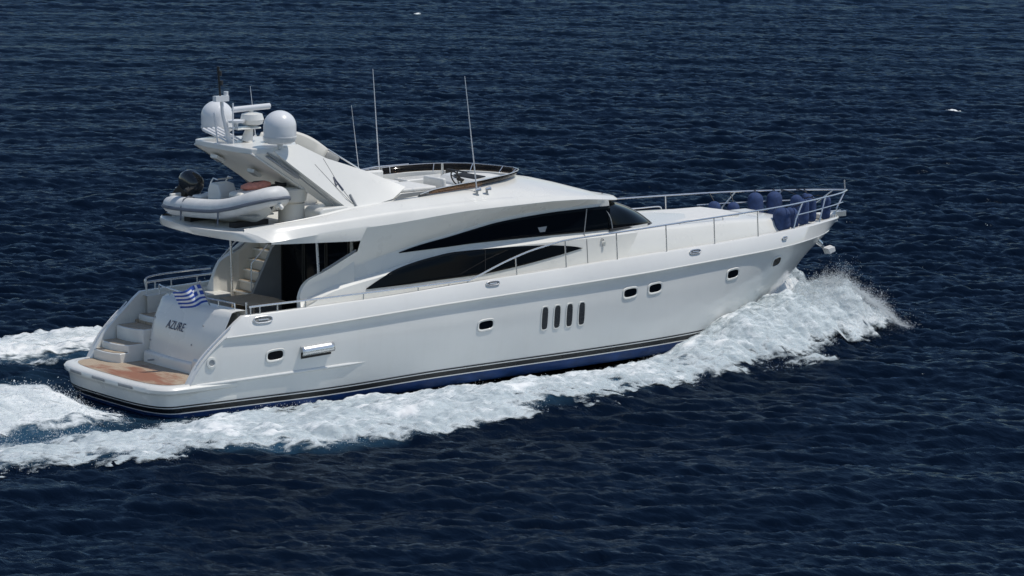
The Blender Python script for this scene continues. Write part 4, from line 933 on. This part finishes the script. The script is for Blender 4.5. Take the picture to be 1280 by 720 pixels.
PRIDGE = [(24.8, .9), (20, 2.2), (14, 4.5), (9, 6.2), (5, 7.3), (1, 7.6), (-5, 7.6), (-14, 7.6)]
def swell(x, y):
    """raised water of the wake (no foam texture yet)"""
    z = np.zeros(x.shape)
    for s in (1, -1):
        d, t = seg_path(RIDGE if s > 0 else PRIDGE, x, y)
        amp = np.interp(t, [0, .06, .16, .3, .5, .75, 1], [.15, .55, .62, .46, .34, .28, .2]); wd = np.interp(t, [0, .1, .4, 1], [.5, 1.0, 1.35, 1.5])
        z = np.maximum(z, amp * np.exp(-(d / wd) ** 2))
    dp = poly_sd(PROP, x, y)
    z += .68 * np.clip((dp + .3) / 1.9, 0, 1) ** 1.2 * np.interp(x, [-14, -5, -2.2, -1], [.6, 1.1, .85, .3])
    tr = np.exp(-((np.abs(y) - 3.1) / .7) ** 2) * np.interp(x, [-10, -2, 2, 12, 14], [0, .10, .06, .03, 0])
    return z - tr
# fractal textures for the foam
def fbm(n, L, beta, seed, sx=1., sy=1.):
    return fft_noise(n, L, lambda k, kx, ky: (np.hypot(kx * sx, ky * sy) + .35) ** -beta * np.exp(-(k * .022) ** 2), seed)[0]
LF = 46.0
nf1 = sampler(fbm(1024, LF, 3.0, 21, 1.5, .8), LF); nf2 = sampler(fbm(1024, LF * .5, 2.6, 22), LF * .5); nf4 = sampler(fbm(1024, LF * .3, 2.2, 24, 1.6, .9), LF * .3); nf3 = sampler(fbm(1024, LF * .4, 2.9, 23, 2.2, .8), LF * .4)

# the water itself: one sheet, finest where the picture looks, reaching far beyond
yaw = R(53.1); cx_, sx_ = math.cos(yaw), math.sin(yaw); C0 = np.array([-44.85, -75.95])
def graded(stops):
    out = [stops[0][0]]
    for (a, st0), (b, st1) in zip(stops[:-1], stops[1:]):
        p = a
        while p < b - 1e-6:
            st = st0 + (st1 - st0) * (p - a) / (b - a); p = min(p + st, b); out.append(p)
    return np.array(out)
gu = graded([(-400, 40), (30, 4), (62, .8), (68, .105), (120, .11), (175, .19), (235, .28), (300, 1.5), (500, 8), (3200, 250)])
gvp = graded([(0, .095), (16, .11), (24, .17), (36, .5), (60, 4), (1500, 160)]); gv = np.r_[-gvp[:0:-1], gvp]
U, Vv = np.meshgrid(gu, gv, indexing='ij')
SX = C0[0] + U * cx_ + Vv * sx_; SY = C0[1] + U * sx_ - Vv * cx_
fade = np.clip((330 - np.hypot(U - 60, Vv * 2)) / 80, 0, 1)
h, ddx, ddy = sea(SX, SY); sw_ = swell(SX, SY)
inw = np.clip(-poly_sd(HULLW, SX, SY) / 1.2, .25, 1)
Z = (h * inw) * fade + sw_
X_ = SX + ddx * fade * inw; Y_ = SY + ddy * fade * inw
nu_, nv_ = U.shape
idx = np.arange(nu_ * nv_).reshape(nu_, nv_)
Q = np.stack([idx[:-1, :-1], idx[1:, :-1], idx[1:, 1:], idx[:-1, 1:]], -1).reshape(-1, 4)
def np_mesh(name, V, Q, m, flip=False):
    me = D.meshes.new(name); V = np.asarray(V, np.float32); Q = np.asarray(Q, np.int32)
    if flip: Q = Q[:, ::-1]
    k = Q.shape[1]
    me.vertices.add(len(V)); me.vertices.foreach_set('co', V.ravel())
    me.loops.add(Q.size); me.loops.foreach_set('vertex_index', np.ascontiguousarray(Q).ravel())
    me.polygons.add(len(Q)); me.polygons.foreach_set('loop_start', np.arange(0, Q.size, k, dtype=np.int32)); me.polygons.foreach_set('loop_total', np.full(len(Q), k, np.int32))
    me.polygons.foreach_set('use_smooth', np.ones(len(Q), bool)); me.materials.append(m); me.update(); me.validate()
    o = D.objects.new(name, me); COL.objects.link(o); return o
def add_attr(o, name, a):
    at = o.data.attributes.new(name, 'FLOAT', 'POINT'); at.data.foreach_set('value', np.ascontiguousarray(a, dtype=np.float32).ravel())
# churned, aerated water: paler and greener near the wake
aer = np.zeros(SX.shape)
near = (SX > -30) & (SX < 30) & (np.abs(SY) < 16)
xs_, ys_ = SX[near], SY[near]
n1 = nf1(xs_, ys_); n3 = nf3(xs_, ys_)
d_side = np.maximum(poly_sd(SIDE, xs_, ys_), poly_sd(PORT, xs_, ys_)); d_prop = poly_sd(PROP, xs_, ys_)
between = np.clip((6.2 - np.abs(ys_)) / 1.0, 0, 1) * np.clip((2.0 - xs_) / 2.5, 0, 1)
a_ = np.clip(np.maximum(np.clip(.28 + d_side * .9, 0, 1), np.clip(.5 + d_prop * .8, 0, 1)) * 1.0 + between * .7 - .25, 0, 1)
a_ = np.clip(a_ * (1 + .35 * n3 + .2 * n1), 0, 1)
aer[near] = a_ * np.interp(xs_, [-30, -12, 22, 25.5, 27], [.3, 1, 1, .6, 0])
def water_mat():
    m = D.materials.new('sea_water'); m.use_nodes = True; t = m.node_tree; t.nodes.clear()
    out = t.nodes.new('ShaderNodeOutputMaterial'); mx = t.nodes.new('ShaderNodeMixShader')
    df = t.nodes.new('ShaderNodeBsdfDiffuse'); gl = t.nodes.new('ShaderNodeBsdfGlossy'); gl.inputs['Roughness'].default_value = .11; gl.inputs[0].default_value = (.66, .83, 1, 1)
    fr = t.nodes.new('ShaderNodeFresnel'); fr.inputs[0].default_value = 1.333
    fs = t.nodes.new('ShaderNodeMath'); fs.operation = 'MULTIPLY'; fs.inputs[1].default_value = .32
    tc = t.nodes.new('ShaderNodeNewGeometry')
    at = t.nodes.new('ShaderNodeAttribute'); at.attribute_name = 'aerated'
    mix = t.nodes.new('ShaderNodeMix'); mix.data_type = 'RGBA'
    mix.inputs['A'].default_value = (.0018, .0054, .0140, 1); mix.inputs['B'].default_value = (.026, .070, .118, 1)
    t.links.new(at.outputs['Fac'], mix.inputs['Factor']); t.links.new(mix.outputs['Result'], df.inputs[0])
    hs = None
    for sc, ro, stretch, amt in ((2.6, .6, 2.2, .050), (7.5, .55, 1.8, .015), (22., .5, 1.4, .0035)):
        mp = t.nodes.new('ShaderNodeMapping'); mp.inputs['Rotation'].default_value = (0, 0, -WDIR); mp.inputs['Scale'].default_value = (sc, sc / stretch, sc)
        n = t.nodes.new('ShaderNodeTexNoise'); n.inputs['Scale'].default_value = 1; n.inputs['Detail'].default_value = 3; n.inputs['Roughness'].default_value = ro; n.inputs['Distortion'].default_value = .6
        t.links.new(tc.outputs['Position'], mp.inputs[0]); t.links.new(mp.outputs[0], n.inputs['Vector'])
        q = t.nodes.new('ShaderNodeMath'); q.operation = 'MULTIPLY'; q.inputs[1].default_value = amt; t.links.new(n.outputs[0], q.inputs[0])
        if hs is None: hs = q.outputs[0]
        else:
            ad = t.nodes.new('ShaderNodeMath'); t.links.new(hs, ad.inputs[0]); t.links.new(q.outputs[0], ad.inputs[1]); hs = ad.outputs[0]
    bp = t.nodes.new('ShaderNodeBump'); bp.inputs['Strength'].default_value = 1; bp.inputs['Distance'].default_value = 1.0
    t.links.new(hs, bp.inputs['Height'])
    for nd in (df, gl, fr): t.links.new(bp.outputs[0], nd.inputs['Normal'])
    t.links.new(fr.outputs[0], fs.inputs[0]); t.links.new(fs.outputs[0], mx.inputs[0]); t.links.new(df.outputs[0], mx.inputs[1]); t.links.new(gl.outputs[0], mx.inputs[2]); t.links.new(mx.outputs[0], out.inputs[0])
    return m
sea_o = np_mesh('sea_water', np.stack([X_, Y_, Z], -1).reshape(-1, 3), Q, water_mat(), flip=True); sea_o['kind'] = 'structure'
add_attr(sea_o, 'aerated', aer)

# ---- foam: a finer sheet that breaks through the water wherever the wake is white
def foam_mat():
    """aerated white water: opaque where thick, torn and see-through where thin"""
    m = D.materials.new('sea_foam'); m.use_nodes = True; t = m.node_tree; t.nodes.clear(); N_ = t.nodes.new; Lk = t.links.new
    out = N_('ShaderNodeOutputMaterial'); mx = N_('ShaderNodeMixShader'); tr = N_('ShaderNodeBsdfTransparent')
    df = N_('ShaderNodeBsdfDiffuse'); tl_ = N_('ShaderNodeBsdfTranslucent'); m2 = N_('ShaderNodeMixShader'); m2.inputs[0].default_value = .08
    at = N_('ShaderNodeAttribute'); at.attribute_name = 'thick'
    g = N_('ShaderNodeNewGeometry')
    mp = N_('ShaderNodeMapping'); mp.inputs['Scale'].default_value = (.45, 1, 1); Lk(g.outputs['Position'], mp.inputs[0])
    w1 = N_('ShaderNodeTexNoise'); w1.inputs['Scale'].default_value = 1.3; w1.inputs['Detail'].default_value = 3; Lk(mp.outputs[0], w1.inputs['Vector'])
    wv = N_('ShaderNodeVectorMath'); wv.operation = 'MULTIPLY_ADD'; wv.inputs[1].default_value = (.55, .55, .55); Lk(w1.outputs['Color'], wv.inputs[0]); Lk(mp.outputs[0], wv.inputs[2])
    n1 = N_('ShaderNodeTexNoise'); n1.noise_type = 'RIDGED_MULTIFRACTAL'; n1.inputs['Scale'].default_value = 2.4; n1.inputs['Detail'].default_value = 6; n1.inputs['Roughness'].default_value = .55; n1.normalize = True
    Lk(wv.outputs[0], n1.inputs['Vector'])
    n2 = N_('ShaderNodeTexNoise'); n2.inputs['Scale'].default_value = 7; n2.inputs['Detail'].default_value = 8; n2.inputs['Roughness'].default_value = .7; Lk(wv.outputs[0], n2.inputs['Vector'])
    def mad(a, k, c):
        q = N_('ShaderNodeMath'); q.operation = 'MULTIPLY_ADD'; q.inputs[1].default_value = k; Lk(a, q.inputs[0])
        if hasattr(c, 'links'): Lk(c, q.inputs[2])
        else: q.inputs[2].default_value = c
        return q.outputs[0]
    a_ = mad(n1.outputs[0], .62, at.outputs['Fac']); a_ = mad(n2.outputs[0], .95, a_)
    mr = N_('ShaderNodeMapRange'); mr.interpolation_type = 'SMOOTHSTEP'; mr.inputs[1].default_value = .52; mr.inputs[2].default_value = .98; Lk(a_, mr.inputs[0])
    cr = N_('ShaderNodeValToRGB'); e = cr.color_ramp.elements; e[0].position = .34; e[0].color = (.50, .61, .66, 1); e[1].position = .66; e[1].color = (.95, .955, .945, 1)
    hf = N_('ShaderNodeMath'); hf.operation = 'MULTIPLY'; hf.inputs[1].default_value = .62; Lk(a_, hf.inputs[0]); Lk(hf.outputs[0], cr.inputs[0])
    Lk(cr.outputs[0], df.inputs[0]); Lk(cr.outputs[0], tl_.inputs[0])
    bh = mad(n1.outputs[0], .6, n2.outputs[0])
    bp = N_('ShaderNodeBump'); bp.inputs['Strength'].default_value = .26; bp.inputs['Distance'].default_value = .05; Lk(bh, bp.inputs['Height']); Lk(bp.outputs[0], df.inputs['Normal'])
    Lk(df.outputs[0], m2.inputs[1]); Lk(tl_.outputs[0], m2.inputs[2])
    Lk(mr.outputs[0], mx.inputs[0]); Lk(tr.outputs[0], mx.inputs[1]); Lk(m2.outputs[0], mx.inputs[2]); Lk(mx.outputs[0], out.inputs[0])
    return m
FM = foam_mat()
SC.cycles.transparent_max_bounces = 32
PLUME = [(25.3, -.95, .12), (24.5, -1.05, .52), (23.6, -1.1, .90), (22.8, -1.15, 1.12), (22.0, -1.2, 1.12), (21.2, -1.35, .95), (20.2, -1.6, .70), (18.8, -2.0, .5), (17.5, -2.4, .3), (16, -2.9, .1)]
def plume(x, y):
    d, t = seg_path([(a, b) for a, b, c in PLUME], x, -np.abs(y)); k = np.linspace(0, 1, len(PLUME))
    L_ = np.r_[0, np.cumsum(np.linalg.norm(np.diff(np.array(PLUME)[:, :2], axis=0), axis=1))]; amp = np.interp(t, L_ / L_[-1], [c for a, b, c in PLUME])
    wd = np.interp(t, [0, .2, .5, 1], [.50, .85, 1.0, .95]); return amp * np.exp(-(d / wd) ** 2.)
def foam_sheet(name, poly, x0, x1, y0, y1, res, cover, seed=0., plume_on=False, lump=.10, shells=3, rise=.035):
    gx = np.arange(x0, x1, res); gy = np.arange(y0, y1, res); X, Yy = np.meshgrid(gx, gy, indexing='ij')
    d = poly_sd(poly, X, Yy); n1 = nf1(X + seed, Yy); n2 = nf2(X, Yy + seed); n3 = nf3(X + seed, Yy - seed); n4 = nf4(X, Yy)
    m = np.clip(d, -1.3, 1.2) * cover(X) + (.25 if name == 'propeller_wash' else 0) + .30 * n3 + .20 * n1 + .12 * n2
    h_, ax, ay = sea(X, Yy); ih = np.clip(-poly_sd(HULLW, X, Yy) / 1.2, .25, 1)
    body = np.clip(m, 0, 1.2)
    z0_ = h_ * ih + swell(X, Yy) + .02 + lump * body * np.maximum(.7 + .8 * n1 + .30 * n2 + .5 * n3 + .10 * n4, 0)
    pl = plume(X, Yy) if plume_on else 0 * X
    nx_, ny_ = X.shape; id_ = np.arange(nx_ * ny_).reshape(nx_, ny_); Vs, Qs, Ts, base = [], [], [], 0
    for k in range(shells):
        kk_ = k / max(shells - 1, 1)
        plk = pl * (.90 + .06 * n2 + .10 * n1 + .05 * n3 + .012 * n4) * (1 + .32 * kk_) if plume_on else 0
        z = z0_ + plk + rise * k * np.clip(body + 1.5 * pl, 0, 1.4)
        mm = m * .62 + .10 * n4 + (1.3 * np.minimum(pl, .8) if plume_on else 0)
        th = np.clip(mm, -1, .62) - .42 * kk_ ** .8 - (0 if k == 0 else .06) + np.minimum(0.14 * n1 * kk_, .2)
        keep = th > -.62
        fk = keep[:-1, :-1] | keep[1:, :-1] | keep[1:, 1:] | keep[:-1, 1:]
        q = np.stack([id_[:-1, :-1], id_[1:, :-1], id_[1:, 1:], id_[:-1, 1:]], -1)[fk]
        us_ = np.unique(q); rm = np.full(nx_ * ny_, -1); rm[us_] = np.arange(len(us_)) + base; base += len(us_)
        Vs.append(np.stack([X + ax * ih, Yy + ay * ih, z], -1).reshape(-1, 3)[us_]); Qs.append(rm[q]); Ts.append(th.ravel()[us_])
        if k == 0: zk0 = z
    o = np_mesh(name, np.concatenate(Vs), np.concatenate(Qs), FM, flip=True); o['kind'] = 'stuff'
    add_attr(o, 'thick', np.concatenate(Ts))
    return X, Yy, zk0, m
cov = lambda X: np.interp(X, [-14, -4, 2, 10, 18, 25], [.75, .85, .8, .85, 1.1, 1.5])
S1 = foam_sheet('wake_foam', SIDE, -14.2, 25.8, -9.2, .4, .042, cov, seed=3., plume_on=True, lump=.055, shells=4, rise=.010)
for o_, lb in ((D.objects['wake_foam'], 'long white foaming bow wave and wake along the near side of the yacht'),): o_['label'] = lb; o_['category'] = 'foam'
PX = PORT
foam_sheet('wake_foam', PX, -14.2, 25.8, .2, 11, .065, cov, seed=17., plume_on=True, lump=.07, shells=2)
o_ = D.objects['wake_foam.001']; o_['label'] = 'white foam of the wake on the far side of the yacht, seen beyond the stern'; o_['category'] = 'foam'
S2 = foam_sheet('propeller_wash', PROP, -14.2, -.2, -3.4, 4.2, .05, lambda X: 1.35 + 0 * X, seed=29., lump=.07, shells=3, rise=.018)
o_ = D.objects['propeller_wash']; o_['label'] = 'churned white propeller wash heaped up close behind the swim platform'; o_['category'] = 'foam'
# lone whitecaps far off
def cap(cx, cy, w_, h2, label):
    n = 22; gx = np.linspace(-1, 1, n); X, Yy = np.meshgrid(gx, gx, indexing='ij'); r = np.hypot(X, Yy)
    px, py = cx + X * w_ * sx_ + Yy * h2 * cx_, cy - X * w_ * cx_ + Yy * h2 * sx_
    hh, ax, ay = sea(px, py); m = 1 - r * 1.5 + .35 * nf2(px * 3, py * 3); z = hh + .10 * np.tanh(m * 3)
    id_ = np.arange(n * n).reshape(n, n); q = np.stack([id_[:-1, :-1], id_[1:, :-1], id_[1:, 1:], id_[:-1, 1:]], -1).reshape(-1, 4)
    o = np_mesh('whitecap', np.stack([px + ax, py + ay, z], -1).reshape(-1, 3), q, FM); add_attr(o, 'thick', np.clip(m.ravel(), -.6, .6)); o['kind'] = 'stuff'; o['label'] = label; o['category'] = 'foam'
cap(73.9, 47.2, .55, .5, 'small lone whitecap on the dark sea to the right of the bow'); cap(88, 111, .3, .4, 'tiny far whitecap on the sea above the flybridge aerials')

# ---- spray: drops thrown up by the bow and torn off the wake edges
def drops(name, P, r, label):
    o6 = np.array([[1, 0, 0], [-1, 0, 0], [0, 1, 0], [0, -1, 0], [0, 0, 1], [0, 0, -1]], np.float32)
    f8 = np.array([[0, 2, 4], [2, 1, 4], [1, 3, 4], [3, 0, 4], [2, 0, 5], [1, 2, 5], [3, 1, 5], [0, 3, 5]])
    V = (P[:, None, :] + r[:, None, None] * o6[None]).reshape(-1, 3); F = (np.arange(len(P))[:, None, None] * 6 + f8[None]).reshape(-1, 3)
    o = np_mesh(name, V, F, SP); o['kind'] = 'stuff'; o['label'] = label; o['category'] = 'spray'; return o
SP = D.materials.new('spray_drops'); SP.use_nodes = True; _t = SP.node_tree; _t.nodes.clear()
_o = _t.nodes.new('ShaderNodeOutputMaterial'); _m = _t.nodes.new('ShaderNodeMixShader'); _d = _t.nodes.new('ShaderNodeBsdfDiffuse'); _l = _t.nodes.new('ShaderNodeBsdfTranslucent')
_d.inputs[0].default_value = (.92, .94, .95, 1); _l.inputs[0].default_value = (.92, .94, .95, 1); _m.inputs[0].default_value = .5
_t.links.new(_d.outputs[0], _m.inputs[1]); _t.links.new(_l.outputs[0], _m.inputs[2]); _t.links.new(_m.outputs[0], _o.inputs[0])
rs = np.random.RandomState(8)
pl_ = np.array(PLUME); pL = np.r_[0, np.cumsum(np.linalg.norm(np.diff(pl_[:, :2], axis=0), axis=1))]
def at_plume(t): return np.stack([np.interp(t * pL[-1], pL, pl_[:, k]) for k in range(3)], -1)
N = 80000
t = rs.beta(1.3, 2.2, N); b_ = at_plume(t)
wd = np.interp(t, [0, .2, .5, 1], [.28, .62, .8, .9])
lat = rs.normal(0, .55, N) * wd
x = b_[:, 0] + rs.normal(0, .25, N) + .12; y = b_[:, 1] + lat
base = swell(x, y) + plume(x, y)
jets = np.clip(nf2(x * 2.2, y * 2.2 + 9) * .5 + .6, .05, 2)
up_ = np.abs(rs.exponential(.075, N)) * jets * np.interp(b_[:, 2], [0, .4, 1.4], [.5, 1.1, 2.1])
z = base * 1.02 + up_
x += up_ * .25; y -= up_ * .25
r = rs.lognormal(math.log(.0052), .40, N); ok = (z > .02)
drops('bow_spray', np.stack([x, y, z], -1)[ok].astype(np.float32), r[ok].astype(np.float32), 'white spray of fine drops thrown up at the bow of the yacht')
# drops over the torn foam edges and over the propeller wash
def edge_drops(S, n, name, label, lo, hi, hs):
    X, Yy, zz, m = S; w_ = ((m > lo) & (m < hi)).ravel(); ids = np.flatnonzero(w_); pick = rs.choice(ids, n)
    P = np.stack([X.ravel()[pick], Yy.ravel()[pick], zz.ravel()[pick]], -1) + rs.normal(0, .05, (n, 3)); P[:, 2] += np.abs(rs.exponential(hs, n)) * np.clip(.4 + .6 * nf2(P[:, 0] * 2, P[:, 1] * 2), 0, 2)
    drops(name, P.astype(np.float32), rs.lognormal(math.log(.0075), .4, n).astype(np.float32), label)
edge_drops(S1, 14000, 'wake_spray', 'fine drops flying off the foam along the near side of the hull', .0, .6, .03)
edge_drops(S2, 26000, 'wash_spray', 'fine drops flying off the propeller wash behind the stern', -.1, 2., .10)

for o in D.objects:
    if o.type == 'MESH' and o.name.startswith('sea_water'): pass
print('objects', len(D.objects))
